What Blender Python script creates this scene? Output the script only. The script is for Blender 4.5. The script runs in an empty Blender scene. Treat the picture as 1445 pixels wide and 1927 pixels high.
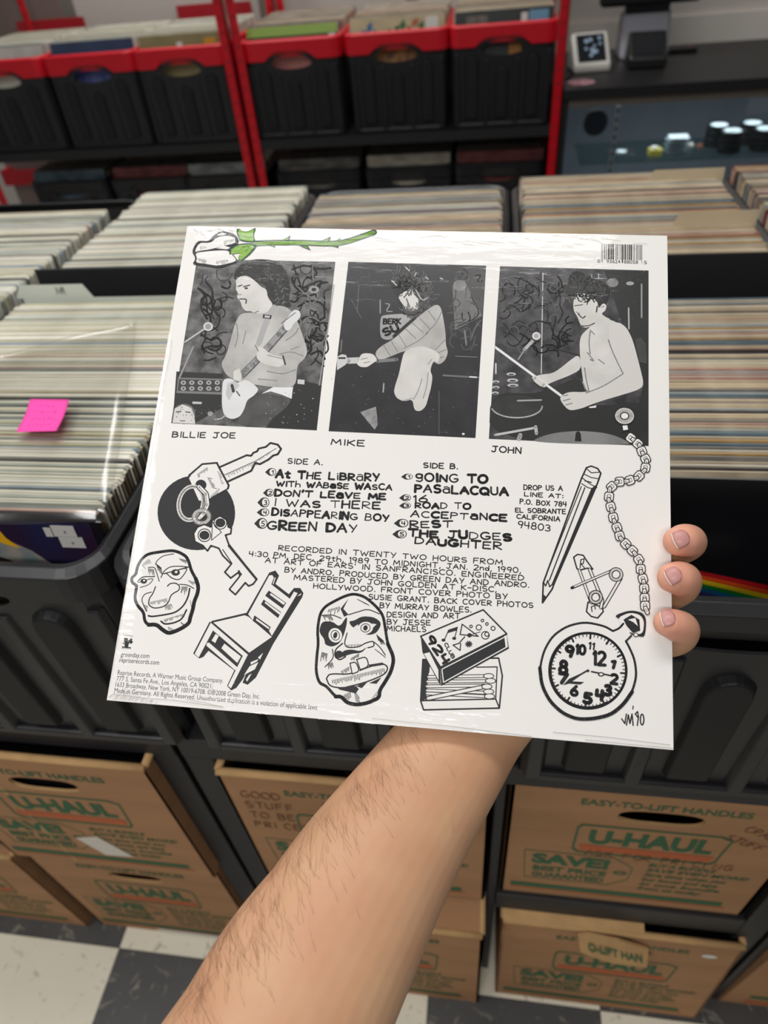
import bpy, bmesh, math, random
import numpy as np
from mathutils import Vector, Matrix
from mathutils.geometry import tessellate_polygon
from mathutils.bvhtree import BVHTree
random.seed(7)
PI = math.pi
scene = bpy.context.scene
C = scene.collection

# ------------------------------------------------------------ camera, world, lights, exposure
CX, CY, F = 722.5, 963.5, 1266.496          # the photograph is 1445 x 1927
HCAM = 1.484
R = np.array([[0.9893, 0.0290, -0.1432], [0.1239, -0.6770, 0.7254], [-0.0758, -0.7354, -0.6734]])
u_, s_, v_ = np.linalg.svd(R); R = u_ @ v_
CAM = np.array([0.0, 0.0, HCAM])
cam_data = bpy.data.cameras.new('camera'); cam = bpy.data.objects.new('camera', cam_data); C.objects.link(cam)
M4 = Matrix.Identity(4)
for i in range(3):
    M4[i][0] = R[i, 0]; M4[i][1] = -R[i, 1]; M4[i][2] = -R[i, 2]; M4[i][3] = CAM[i]
cam.matrix_world = M4
cam_data.sensor_fit = 'VERTICAL'; cam_data.sensor_height = 36.0; cam_data.lens = F / 1927 * 36
cam_data.clip_start = 0.02
cam_data.dof.use_dof = True; cam_data.dof.focus_distance = 0.405; cam_data.dof.aperture_fstop = 6.8
scene.camera = cam

w = bpy.data.worlds.new('world'); scene.world = w; w.use_nodes = True
w.node_tree.nodes['Background'].inputs[0].default_value = (1.0, 0.99, 0.975, 1)
w.node_tree.nodes['Background'].inputs[1].default_value = 0.20

def area(name, loc, sx, sy, power, col=(1, .985, .965), rot=(0, 0, 0)):
    l = bpy.data.lights.new(name, 'AREA'); l.shape = 'RECTANGLE'; l.size = sx; l.size_y = sy
    l.energy = power; l.color = col
    o = bpy.data.objects.new(name, l); o.location = loc; o.rotation_euler = rot; C.objects.link(o); return o
area('ceiling_lamp_over_bins', (-0.15, 0.665, 2.85), 1.25, 0.32, 22)
area('ceiling_lamp_left', (-1.22, -0.15, 2.85), 0.32, 1.25, 22)
area('ceiling_lamp_behind', (-0.3, -1.5, 2.85), 1.25, 0.32, 47)
area('ceiling_lamp_over_rack', (-0.8, 2.80, 2.85), 1.6, 0.32, 38)
area('added_case_light', (0.75, 2.70, 0.93), 0.9, 0.03, 3.0, (0.86, .94, 1))  # unseen light, added to brighten the inside of the case

vs = scene.view_settings
vs.view_transform = 'Standard'; vs.look = 'None'; vs.gamma = 1.0; vs.use_curve_mapping = False
vs.exposure = -0.50

# ------------------------------------------------------------ helpers
def ray(u, v):
    return R @ np.array([u - CX, v - CY, F])
def at_depth(u, v, d):
    return Vector(CAM + ray(u, v) / F * d)
def on_y(u, v, y):
    r = ray(u, v); return Vector(CAM + r * (y / r[1]))
def on_z(u, v, z):
    r = ray(u, v); return Vector(CAM + r * ((z - HCAM) / r[2]))
def lin(c):
    c = c / 255.0
    return c / 12.92 if c <= .04045 else ((c + .055) / 1.055) ** 2.4
def S(r, g, b): return (lin(r), lin(g), lin(b), 1)

_m = {}
def mat(name, col, rough=.55, spec=.5, metal=0, noise=None, dark=.75, bump=0, scale=(1, 1, 1), coat=0, emit=None, sss=0):
    """procedural principled material; noise = texture scale mixed over the colour"""
    if name in _m: return _m[name]
    m = bpy.data.materials.new(name); m.use_nodes = True
    nt = m.node_tree; b = nt.nodes['Principled BSDF']
    b.inputs['Base Color'].default_value = col
    b.inputs['Roughness'].default_value = rough
    b.inputs['Specular IOR Level'].default_value = spec
    b.inputs['Metallic'].default_value = metal
    b.inputs['Coat Weight'].default_value = coat
    b.inputs['Coat Roughness'].default_value = .15
    if sss:
        b.inputs['Subsurface Weight'].default_value = sss
        b.inputs['Subsurface Radius'].default_value = (.006, .0025, .0012)
        b.inputs['Subsurface Scale'].default_value = 1.0
    if emit:
        b.inputs['Emission Color'].default_value = emit[0]; b.inputs['Emission Strength'].default_value = emit[1]
    if noise:
        tc = nt.nodes.new('ShaderNodeTexCoord'); mp = nt.nodes.new('ShaderNodeMapping')
        mp.inputs['Scale'].default_value = scale
        n = nt.nodes.new('ShaderNodeTexNoise'); n.inputs['Scale'].default_value = noise; n.inputs['Detail'].default_value = 4
        nt.links.new(tc.outputs['Object'], mp.inputs['Vector']); nt.links.new(mp.outputs['Vector'], n.inputs['Vector'])
        mx = nt.nodes.new('ShaderNodeMix'); mx.data_type = 'RGBA'
        cr = nt.nodes.new('ShaderNodeMapRange'); cr.inputs[1].default_value = .35; cr.inputs[2].default_value = .65
        nt.links.new(n.outputs['Fac'], cr.inputs[0]); nt.links.new(cr.outputs[0], mx.inputs[0])
        d = dark if isinstance(dark, tuple) else tuple(c * dark for c in col[:3]) + (1,)
        mx.inputs[6].default_value = d; mx.inputs[7].default_value = col
        nt.links.new(mx.outputs[2], b.inputs['Base Color'])
        if bump:
            bp = nt.nodes.new('ShaderNodeBump'); bp.inputs['Strength'].default_value = bump; bp.inputs['Distance'].default_value = .002
            nt.links.new(n.outputs['Fac'], bp.inputs['Height']); nt.links.new(bp.outputs[0], b.inputs['Normal'])
    _m[name] = m
    return m

def glass_mat(name, tint=(1, 1, 1, 1), fac=.08, rough=.05, bump=0, bscale=40, bmap=(1, 1, 1), mask=None):
    if name in _m: return _m[name]
    m = bpy.data.materials.new(name); m.use_nodes = True; nt = m.node_tree; nt.nodes.clear()
    o = nt.nodes.new('ShaderNodeOutputMaterial'); t = nt.nodes.new('ShaderNodeBsdfTransparent'); g = nt.nodes.new('ShaderNodeBsdfGlossy')
    t.inputs[0].default_value = tint; g.inputs['Roughness'].default_value = rough
    mx = nt.nodes.new('ShaderNodeMixShader'); mx.inputs[0].default_value = fac
    nt.links.new(t.outputs[0], mx.inputs[1]); nt.links.new(g.outputs[0], mx.inputs[2]); nt.links.new(mx.outputs[0], o.inputs[0])
    if bump:
        tc = nt.nodes.new('ShaderNodeTexCoord'); mp = nt.nodes.new('ShaderNodeMapping'); mp.inputs['Scale'].default_value = bmap
        n = nt.nodes.new('ShaderNodeTexNoise'); n.inputs['Scale'].default_value = bscale; n.inputs['Detail'].default_value = 5
        bp = nt.nodes.new('ShaderNodeBump'); bp.inputs['Strength'].default_value = bump; bp.inputs['Distance'].default_value = .001
        nt.links.new(tc.outputs['Object'], mp.inputs[0]); nt.links.new(mp.outputs[0], n.inputs['Vector'])
        nt.links.new(n.outputs['Fac'], bp.inputs['Height']); nt.links.new(bp.outputs[0], g.inputs['Normal'])
    _m[name] = m
    return m

class MB:
    """collects polygons into one mesh"""
    def __init__(s): s.v = []; s.f = []; s.mi = []; s.mats = []
    def m(s, mt):
        if mt not in s.mats: s.mats.append(mt)
        return s.mats.index(mt)
    def add(s, vs_, fs, mt):
        o = len(s.v); k = s.m(mt); s.v += [tuple(p) for p in vs_]
        for f in fs: s.f.append([i + o for i in f]); s.mi.append(k)
    def box(s, x0, x1, y0, y1, z0, z1, mt):
        s.add([(x0, y0, z0), (x1, y0, z0), (x1, y1, z0), (x0, y1, z0), (x0, y0, z1), (x1, y0, z1), (x1, y1, z1), (x0, y1, z1)],
              [(0, 3, 2, 1), (4, 5, 6, 7), (0, 1, 5, 4), (1, 2, 6, 5), (2, 3, 7, 6), (3, 0, 4, 7)], mt)
    def hexa(s, p, mt):      # eight corners: bottom four ccw, top four
        s.add(p, [(0, 3, 2, 1), (4, 5, 6, 7), (0, 1, 5, 4), (1, 2, 6, 5), (2, 3, 7, 6), (3, 0, 4, 7)], mt)
    def cyl(s, c, r, h, mt, n=24, axis=2, r2=None):
        r2 = r if r2 is None else r2
        a = []
        for k in range(n):
            t = 2 * PI * k / n; a.append((math.cos(t), math.sin(t)))
        def P(x, y, z):
            q = [0, 0, 0]; q[(axis + 1) % 3] = x; q[(axis + 2) % 3] = y; q[axis] = z
            return (q[0] + c[0], q[1] + c[1], q[2] + c[2])
        s.add([P(x * r, y * r, 0) for x, y in a] + [P(x * r2, y * r2, h) for x, y in a],
              [tuple(range(n))[::-1], tuple(range(n, 2 * n))] + [(k, (k + 1) % n, n + (k + 1) % n, n + k) for k in range(n)], mt)
    def tube(s, pts, r, mt, n=6, rr=None):
        pts = [Vector(p) for p in pts]; rings = []
        for i, p in enumerate(pts):
            t = (pts[min(i + 1, len(pts) - 1)] - pts[max(i - 1, 0)]).normalized()
            a = t.cross(Vector((0, 0, 1)));
            if a.length < 1e-3: a = t.cross(Vector((1, 0, 0)))
            a.normalize(); b = t.cross(a); q = r if rr is None else rr[i]
            rings += [p + a * math.cos(2 * PI * k / n) * q + b * math.sin(2 * PI * k / n) * q for k in range(n)]
        fs = [(i * n + k, i * n + (k + 1) % n, (i + 1) * n + (k + 1) % n, (i + 1) * n + k) for i in range(len(pts) - 1) for k in range(n)]
        fs += [tuple(range(n))[::-1], tuple(range((len(pts) - 1) * n, len(pts) * n))]
        s.add(rings, fs, mt)
    def build(s, name, parent=None, smooth=False, loc=None, bevel=0, solid=0):
        me = bpy.data.meshes.new(name); me.from_pydata(s.v, [], s.f)
        for mt in s.mats: me.materials.append(mt)
        me.polygons.foreach_set('material_index', s.mi)
        if smooth: me.polygons.foreach_set('use_smooth', [True] * len(s.f))
        me.update()
        o = bpy.data.objects.new(name, me); C.objects.link(o)
        if parent: o.parent = parent
        if loc: o.location = loc
        if solid:
            md = o.modifiers.new('solid', 'SOLIDIFY'); md.thickness = solid; md.offset = 0
        if bevel:
            md = o.modifiers.new('bevel', 'BEVEL'); md.width = bevel; md.segments = 2; md.limit_method = 'ANGLE'
        return o

def tag(o, label=None, cat=None, group=None, kind=None):
    if label: o['label'] = label
    if cat: o['category'] = cat
    if group: o['group'] = group
    if kind: o['kind'] = kind
    return o
def empty(name, loc=(0, 0, 0), label=None, cat=None, group=None):
    o = bpy.data.objects.new(name, None); o.empty_display_size = .05; o.location = loc; C.objects.link(o)
    return tag(o, label, cat, group)
def copy_tree(o, parent=None):
    c = o.copy(); C.objects.link(c)
    if parent: c.parent = parent
    for ch in list(o.children): copy_tree(ch, c)
    return c

_txt = {}
def text_poly(s, bold=0.0, shear=0.0):
    """filled sans lettering from the built-in font, normalised to cap height 1; returns verts, faces, width"""
    k = (s, bold, shear)
    if k in _txt: return _txt[k]
    cu = bpy.data.curves.new('t', 'FONT'); cu.body = s; cu.size = 1; cu.offset = bold; cu.shear = shear; cu.resolution_u = 3
    ob = bpy.data.objects.new('t', cu)
    me = bpy.data.meshes.new_from_object(ob)
    vv = [(v.co.x, v.co.y) for v in me.vertices]; ff = [tuple(p.vertices) for p in me.polygons]
    bpy.data.objects.remove(ob); bpy.data.curves.remove(cu); bpy.data.meshes.remove(me)
    if not vv: vv = [(0, 0)]
    x0 = min(p[0] for p in vv); x1 = max(p[0] for p in vv); h = .70
    vv = [((x - x0) / h, y / h) for x, y in vv]
    _txt[k] = (vv, ff, max((x1 - x0) / h, 1e-3)); return _txt[k]

# single-stroke hand lettering ------------------------------------------------
def arc(cx, cy, rx, ry, a0, a1, n=8):
    return [(cx + rx * math.cos(math.radians(a0 + (a1 - a0) * i / n)), cy + ry * math.sin(math.radians(a0 + (a1 - a0) * i / n))) for i in range(n + 1)]
G = {
 'A': [[(0, 0), (.32, 1), (.62, 0)], [(.12, .36), (.52, .4)]],
 'B': [[(0, 0), (.02, 1)], [(0, 1)] + arc(.22, .77, .26, .23, 80, -90, 6) + [(.02, .52)], [(.02, .54)] + arc(.25, .27, .3, .27, 85, -90, 6) + [(0, .0)]],
 'C': [arc(.34, .5, .34, .5, 50, 310, 10)],
 'D': [[(0, 0), (.02, 1)], [(0, 1)] + arc(.15, .5, .42, .5, 85, -85, 9) + [(0, 0)]],
 'E': [[(.48, 1), (0, .97), (0, .02), (.5, 0)], [(0, .52), (.4, .53)]],
 'F': [[(.5, 1), (0, .98), (0, 0)], [(0, .53), (.4, .54)]],
 'G': [arc(.34, .5, .34, .5, 50, 330, 10) + [(.62, .42), (.36, .42)]],
 'H': [[(0, 1), (0, 0)], [(.5, 1), (.5, 0)], [(0, .5), (.5, .52)]],
 'I': [[(.08, 1), (.08, 0)]],
 'J': [[(.08, .97), (.55, 1)], [(.36, 1), (.36, .2)] + arc(.18, .2, .18, .2, 0, -160, 6)],
 'K': [[(0, 1), (0, 0)], [(.5, 1), (0, .45)], [(.1, .53), (.52, 0)]],
 'L': [[(0, 1), (0, .02), (.48, 0)]],
 'M': [[(0, 0), (.08, 1), (.36, .3), (.64, 1), (.72, 0)]],
 'N': [[(0, 0), (.02, 1), (.5, 0), (.52, 1)]],
 'O': [arc(.33, .5, .33, .5, 90, 450, 14)],
 'P': [[(0, 0), (.02, 1)], [(0, 1)] + arc(.22, .75, .28, .25, 80, -90, 6) + [(.02, .48)]],
 'Q': [arc(.33, .5, .33, .5, 90, 450, 14), [(.38, .25), (.66, -.08)]],
 'R': [[(0, 0), (.02, 1)], [(0, 1)] + arc(.22, .75, .28, .25, 80, -90, 6) + [(.02, .48), (.52, 0)]],
 'S': [arc(.27, .75, .25, .25, 40, 255, 7) + arc(.27, .26, .26, .26, 80, -140, 7)],
 'T': [[(0, .98), (.6, 1)], [(.3, 1), (.3, 0)]],
 'U': [[(0, 1), (0, .3)] + arc(.25, .28, .25, .28, 180, 360, 7) + [(.5, 1)]],
 'V': [[(0, 1), (.28, 0), (.56, 1)]],
 'W': [[(0, 1), (.2, 0), (.4, .7), (.6, 0), (.82, 1)]],
 'X': [[(0, 1), (.52, 0)], [(.5, 1), (0, 0)]],
 'Y': [[(0, 1), (.26, .5)], [(.52, 1), (.2, 0)]],
 'Z': [[(0, 1), (.5, 1), (0, 0), (.52, 0)]],
 '0': [arc(.28, .5, .28, .5, 90, 450, 14)], '1': [[(0, .8), (.12, 1), (.12, 0)]],
 '2': [arc(.25, .73, .25, .27, 150, -30, 7) + [(0, 0), (.52, .02)]],
 '3': [arc(.22, .76, .24, .24, 140, -90, 7) + arc(.22, .26, .28, .26, 90, -140, 7)],
 '4': [[(.02, 1), (0, .45), (.5, .45)], [(.42, 1), (.4, 0)]],
 '5': [[(.48, 1), (.06, 1), (.03, .58)] + arc(.2, .3, .3, .3, 110, -140, 8)],
 '6': [[(.4, 1), (.08, .5)] + arc(.26, .27, .25, .27, 160, 520, 12)],
 '7': [[(0, 1), (.5, 1), (.16, 0)]],
 '8': [arc(.26, .76, .21, .24, 90, 450, 10), arc(.26, .27, .26, .27, 90, 450, 12)],
 '9': [arc(.26, .73, .24, .27, 0, 360, 12), [(.5, .75), (.36, 0)]],
 '.': [[(.05, .0), (.1, .06)]], ',': [[(.1, .08), (.02, -.18)]], ':': [[(.05, .12), (.1, .18)], [(.05, .66), (.1, .72)]],
 "'": [[(.1, 1.05), (.04, .8)]], '-': [[(0, .45), (.4, .47)]],
 'a': [arc(.26, .28, .26, .28, 90, 450, 10), [(.08, .75), (.3, .82), (.5, .68), (.52, 0)]],
 'i': [[(.08, .7), (.08, 0)], [(.05, .95), (.1, 1.0)]], 'h': [[(0, 1.1), (0, 0)], [(0, .4)] + arc(.24, .38, .24, .2, 160, 0, 5) + [(.48, 0)]],
 'g': [arc(.26, .7, .24, .3, 0, 360, 10), [(.5, .95), (.48, .1), (.3, -.1), (.05, .02)]],
 't': [[(.2, .9), (.2, .1), (.4, .02)], [(0, .65), (.42, .68)]], 'n': [[(0, .7), (0, .1)], [(0, .5), (.2, .7), (.38, .6), (.38, .1)]],
 'd': [arc(.2, .32, .2, .25, 0, 360, 9), [(.42, 1), (.42, .05)]],
}

# ------------------------------------------------------------ materials
BLACKP = mat('black_plastic', S(35, 35, 38), .40, .5, noise=60, dark=.85)
BLACKP2 = mat('black_plastic_matt', S(23, 23, 25), .55, .4)
BLACKL = mat('black_laminate', S(40, 40, 42), .5, .4, noise=9, dark=.85)
REDP = mat('red_plastic', S(205, 16, 36), .4, .5)
REDM = mat('red_painted_metal', S(200, 14, 32), .35, .5)
CARD = mat('cardboard', S(178, 135, 98), .85, .2, noise=5, dark=.88, scale=(1, 1, 6))
CARDE = mat('cardboard_edge', S(205, 165, 115), .85, .2, noise=30, dark=.85)
CARDIN = mat('cardboard_inside', S(150, 108, 72), .9, .1)
GREENI = mat('green_ink', S(66, 106, 76), .8, .2)
ORANGEI = mat('orange_ink', S(190, 104, 68), .8, .2)
PEN = mat('pen_ink', S(90, 62, 46), .8, .2)
INK = mat('black_ink', S(38, 38, 40), .5, .3)
INKG = mat('grey_ink', S(88, 88, 90), .5, .3)
PAPER = mat('white_paper_board', S(236, 233, 229), .45, .3, noise=14, dark=.985)
GREENR = mat('green_print', S(112, 158, 62), .5, .3)
WHITE = mat('white_plastic', S(225, 222, 215), .4)
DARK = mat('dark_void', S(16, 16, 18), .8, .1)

# ------------------------------------------------------------ the setting: floor, tiles, wall
def structure(o): o['kind'] = 'structure'; return o
b = MB(); b.box(-3.2, 2.4, -1.2, 3.62, -.05, -.006, mat('floor_adhesive', S(60, 60, 60), .9))
floor = structure(b.build('floor'))
def tile_mat(name, c, d, amt):
    m = mat(name, c, .38, .5, noise=7, dark=d)
    nt = m.node_tree; bs = nt.nodes['Principled BSDF']
    n = nt.nodes.new('ShaderNodeTexNoise'); n.inputs['Scale'].default_value = 22; n.inputs['Detail'].default_value = 8; n.inputs['Distortion'].default_value = 2.5
    tc = nt.nodes.new('ShaderNodeTexCoord'); nt.links.new(tc.outputs['Object'], n.inputs['Vector'])
    mr = nt.nodes.new('ShaderNodeMapRange'); mr.inputs[1].default_value = .60; mr.inputs[2].default_value = .72; mr.inputs[4].default_value = amt
    nt.links.new(n.outputs['Fac'], mr.inputs[0])
    mx = nt.nodes.new('ShaderNodeMix'); mx.data_type = 'RGBA'; mx.inputs[7].default_value = S(172, 164, 148)
    src = bs.inputs['Base Color'].links[0].from_socket
    nt.links.new(mr.outputs[0], mx.inputs[0]); nt.links.new(src, mx.inputs[6]); nt.links.new(mx.outputs[2], bs.inputs['Base Color'])
    return m
TW = tile_mat('cream_vinyl', S(244, 238, 218), .95, .8); TB = tile_mat('charcoal_vinyl', S(84, 84, 84), .82, .55)
tile_me = {}
for nm, m_ in (('w', TW), ('b', TB)):
    b = MB(); g = .3048 / 2 - .0006; b.box(-g, g, -g, g, -.006, 0, m_)
    o = b.build('tile', floor, bevel=0); tile_me[nm] = o.data; bpy.data.objects.remove(o)
for i in range(-8, 6):
    for j in range(-4, 11):
        x = -.680 + .3048 * (i + .5); y = .315 + .3048 * (j - .5)
        # i = 0, j = 0 is the dark tile whose far left corner shows at the lower left
        o = bpy.data.objects.new('tile', tile_me['b' if (i + j) % 2 == 0 else 'w']); C.objects.link(o); o.parent = floor; o.location = (x, y, 0)
WALLM = mat('painted_wall', S(222, 216, 208), .8, .2, noise=3, dark=.95)
b = MB(); b.box(-3.2, 2.4, 3.62, 3.70, 0, 2.9, WALLM); structure(b.build('wall_back'))
b = MB(); b.box(.30, 2.4, 3.595, 3.62, .0, 1.02, mat('wall_panel_pale', S(236, 230, 220), .7, .2)); structure(b.build('trim_1'))

# ------------------------------------------------------------ shelving units under the bins
TABZ = .79; TY0 = .354; TY1 = 1.36
def shelving(x0, x1, divs, label):
    t = empty('shelving_unit', ((x0 + x1) / 2, TY0, 0), label, 'shelf', 'black cube shelving units under the record bins')
    ox = (x0 + x1) / 2
    def P(name, a, b_, c, d, e, f_, bev=.0015):
        m = MB(); m.box(a - ox, b_ - ox, c - TY0, d - TY0, e, f_, BLACKL); return m.build(name, t, bevel=bev)
    P('top_panel', x0, x1, TY0, TY1, TABZ - .042, TABZ)
    P('side_panel', x0, x0 + .036, TY0 + .001, TY1, 0, TABZ - .0425); P('side_panel', x1 - .036, x1, TY0 + .001, TY1, 0, TABZ - .0425)
    for d in divs: P('divider_panel', d - .006, d + .006, TY0 + .004, TY1, 0, TABZ - .0425)
    xs = [x0 + .036] + [q for d in divs for q in (d - .006, d + .006)] + [x1 - .036]
    for k in range(0, len(xs), 2): P('middle_shelf', xs[k] + .0005, xs[k + 1] - .0005, TY0 + .001, TY1, .345 if xs[k] > .03 and xs[k] < .1 else .385, .401)
    P('back_panel', x0 + .036, x1 - .036, TY1 - .012, TY1 - .002, .0, TABZ - .0425, 0)
    return t
shelving(-1.119, -.351, [-.735], 'black cube shelving unit under the left record bins, with cardboard boxes in it')
shelving(-.343, .4165, [.031], 'black cube shelving unit behind the forearm, holding the box marked good stuff')
shelving(.4245, 1.19, [.805], 'black cube shelving unit at the right edge, beside the low box')

# ------------------------------------------------------------ record crates
def rrect(x0, x1, y0, y1, r, n=4, front_n=0):
    p = []
    for cx, cy, a in ((x1 - r, y0 + r, -90), (x1 - r, y1 - r, 0), (x0 + r, y1 - r, 90), (x0 + r, y0 + r, 180)):
        for k in range(n + 1):
            t = math.radians(a + 90 * k / n); p.append((cx + r * math.cos(t), cy + r * math.sin(t)))
    if front_n:
        xa, xb = x0 + r, x1 - r
        p += [(xa + (xb - xa) * k / front_n, y0) for k in range(1, front_n)]
    return p
def make_crate(L, h, rim_mat, rim_h, label, group, W=.345, arch=.022, panel=True):
    t = empty('record_crate', (0, 0, 0), label, 'crate', group)
    hw = W / 2; tb = .004     # taper per side at the foot
    # rim: a swept flange whose lower edge arches up over the hand hole
    outer = rrect(-hw, hw, 0, L, .036, 6, 24); inner = rrect(-hw + .012, hw - .012, .016, L - .014, .026, 6, 24)
    b = MB(); n = len(outer); vv = []
    for (x, y), (xi, yi) in zip(outer, inner):
        up = 0
        if y < .001 and abs(x) < .085:
            up = arch * min(1, (.085 - abs(x)) / .035) ** .7 if abs(x) < .085 else 0
        vv += [(xi, yi, h), (xi * .6 + x * .4, yi * .6 + y * .4, h + .002), (x, y, h - .003), (x, y, h - rim_h + up), (x * .985, y + (.005 if y < L / 2 else -.005), h - rim_h + up), (xi, yi, h - .05)]
    k = 6; fs = []
    for i in range(n):
        j = (i + 1) % n
        for q in range(k - 1): fs.append((i * k + q, i * k + q + 1, j * k + q + 1, j * k + q))
    b.add(vv, fs, rim_mat); rim = b.build('rim', t, smooth=False, bevel=.0012, solid=0)
    # body: front wall with a half-moon hand hole, sides, back, bottom
    b = MB()
    zt = h - .012; fy = lambda z: .010 + .008 * (1 - z / h); hx = lambda z: hw - .006 - tb * (1 - z / h)
    hole = [(.068 * math.cos(a), h - rim_h - .012 + .0 + (.030 * math.sin(a) if math.sin(a) > 0 else .014 * math.sin(a))) for a in [2 * PI * i / 28 for i in range(28)]]
    hc = (0, h - rim_h - .008)
    rect = []
    for (x, z) in hole:
        dx, dz = x - hc[0], z - hc[1]
        s1 = (hw - .03) / abs(dx) if abs(dx) > 1e-6 else 1e9
        s2 = ((zt - hc[1]) / dz if dz > 0 else (hc[1] - .0) / -dz) if abs(dz) > 1e-6 else 1e9
        s_ = min(s1, s2); rect.append((hc[0] + dx * s_, hc[1] + dz * s_))
    vv = [(x, fy(z), z) for x, z in hole] + [(x, fy(z), z) for x, z in rect]
    m_ = len(hole)
    b.add(vv, [(i, (i + 1) % m_, m_ + (i + 1) % m_, m_ + i) for i in range(m_)], BLACKP)
    xr = hw - .03
    for sx in (-1, 1):
        # rounded front corners then the side wall
        P0 = lambda z: [(sx * xr, fy(z), z), (sx * (hx(z) - .008), fy(z) + .004, z), (sx * hx(z), fy(z) + .016, z), (sx * hx(z), L - fy(z), z)]
        A = P0(0); B_ = P0(zt); b.add(A + B_, [(i, i + 1, i + 5, i + 4) for i in range(3)], BLACKP)
        b.add([(sx * xr, fy(hc[1]), hc[1]), (sx * xr, fy(0), 0), (sx * xr, fy(zt), zt)], [(0, 1, 2)], BLACKP)
    # fill the gaps between the fanned rectangle and its corners
    for cx_, cz_ in ((-xr, 0), (xr, 0), (-xr, zt), (xr, zt)):
        near = sorted(rect, key=lambda p: (p[0] - cx_) ** 2 + (p[1] - cz_) ** 2)
        pa = min([p for p in rect if abs(p[0] - cx_) < 1e-6] or near, key=lambda p: abs(p[1] - cz_))
        pb = min([p for p in rect if abs(p[1] - cz_) < 1e-6] or near, key=lambda p: abs(p[0] - cx_))
        b.add([(cx_, fy(cz_), cz_), (pa[0], fy(pa[1]), pa[1]), (pb[0], fy(pb[1]), pb[1])], [(0, 1, 2)], BLACKP)
    b.add([(-hx(0), L - fy(0), 0), (hx(0), L - fy(0), 0), (hx(zt), L - fy(zt), zt), (-hx(zt), L - fy(zt), zt)], [(0, 1, 2, 3)], BLACKP)
    b.add([(-hx(0), fy(0), .002), (hx(0), fy(0), .002), (hx(0), L - fy(0), .002), (-hx(0), L - fy(0), .002)], [(0, 1, 2, 3)], BLACKP)
    b.build('body', t, solid=.003)
    # raised capsule panels
    for cx_, top in ((-.098, h - rim_h - .022), (0, h - rim_h - .055), (.098, h - rim_h - .022)):
        b = MB(); r0 = .0235; pts = [(r0 * 1.0, .026), (-r0 * 1.0, .026)] + [(r0 * math.cos(a), top - r0 + r0 * math.sin(a)) for a in [PI - PI * i / 10 for i in range(11)]]
        vv = [(cx_ + x, fy(z) - .0095, z) for x, z in [(x * .78, .026 + (z - .026) * .965 + .003) for x, z in pts]] + [(cx_ + x, fy(z) + .001, z) for x, z in pts]
        m_ = len(pts); b.add(vv, [tuple(range(m_))] + [(i, m_ + i, m_ + (i + 1) % m_, (i + 1) % m_) for i in range(m_)], BLACKP2)
        b.build('raised_panel', t, bevel=.002)
    # ribs between the panels and the foot ledge
    for cx_ in (-.147, -.049, .049, .147):
        b = MB(); z1 = h - rim_h - .018 if abs(cx_) > .1 else h - rim_h - .035
        P = lambda z, wd, dp: [(cx_ - wd, fy(z) + .001, z), (cx_ - wd * .5, fy(z) - dp, z), (cx_ + wd * .5, fy(z) - dp, z), (cx_ + wd, fy(z) + .001, z)]
        A = P(.004, .013, .009); B_ = P(z1, .009, .005); b.add(A + B_, [(0, 1, 5, 4), (1, 2, 6, 5), (2, 3, 7, 6), (3, 2, 1, 0), (4, 5, 6, 7)], BLACKP)
        b.build('rib', t, bevel=.0015)
    b = MB(); b.box(-hw + .03, hw - .03, fy(0) - .009, fy(0), 0, .014, BLACKP); b.build('foot_ledge', t, bevel=.003)
    return t
COLX = [-1.182 + .3475 * k for k in range(6)]     # crate centres
FRONT_L, BACK_L, CH = .50, .415, .296
front_lab = {1: 'black ribbed record crate at the left edge, under the far left rows', 2: 'black ribbed record crate with the pink note on its records', 3: 'black ribbed record crate behind the held white sleeve', 4: 'black ribbed record crate behind the fingertips, with the rainbow striped cover', 5: 'black ribbed record crate past the right edge of the front row'}
back_lab = {1: 'black crate in the back row at the left edge, with empty space behind its records', 2: 'black crate in the back row left of the gap, packed full', 3: 'black crate in the back row above the held sleeve, with bluish records', 4: 'black crate in the back row with two tan tab dividers', 5: 'black crate in the back row cut off by the right edge'}
protoF = make_crate(FRONT_L, CH, BLACKP, .034, '', 'black plastic record crates in two rows on the shelving', W=.343, arch=.012)
protoB = make_crate(BACK_L, CH, BLACKP, .034, '', 'black plastic record crates in two rows on the shelving', W=.343, arch=.012)
first = True
for k in (1, 2, 3, 4, 5):
    o = protoF if k == 1 else copy_tree(protoF); o.location = (COLX[k], .335 if k < 4 else .331, TABZ + .001); o['label'] = front_lab[k]
for k in (1, 2, 3, 4, 5):
    o = protoB if k == 1 else copy_tree(protoB); o.location = (COLX[k], .888, TABZ + .001); o['label'] = back_lab[k]

# upright black divider boards between the two rows
for k, lab in ((2, 'black divider board standing behind the tabbed divider, left of the held sleeve'), (4, 'black divider board standing between the two record rows, right of the sleeve'), (3, 'black divider board hidden mostly behind the held sleeve')):
    b = MB(); z0, z1 = TABZ + .006, 1.121
    b.hexa([(-.150, 0, z0), (.150, 0, z0), (.150, .004, z0), (-.150, .004, z0), (-.166, .040, z1), (.166, .040, z1), (.166, .044, z1), (-.166, .044, z1)], BLACKP2)
    tag(b.build('divider_board', loc=(COLX[k] - .003, .848 if k != 4 else .846, 0), bevel=.001), lab, 'divider', 'black divider boards in the record crates')

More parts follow.
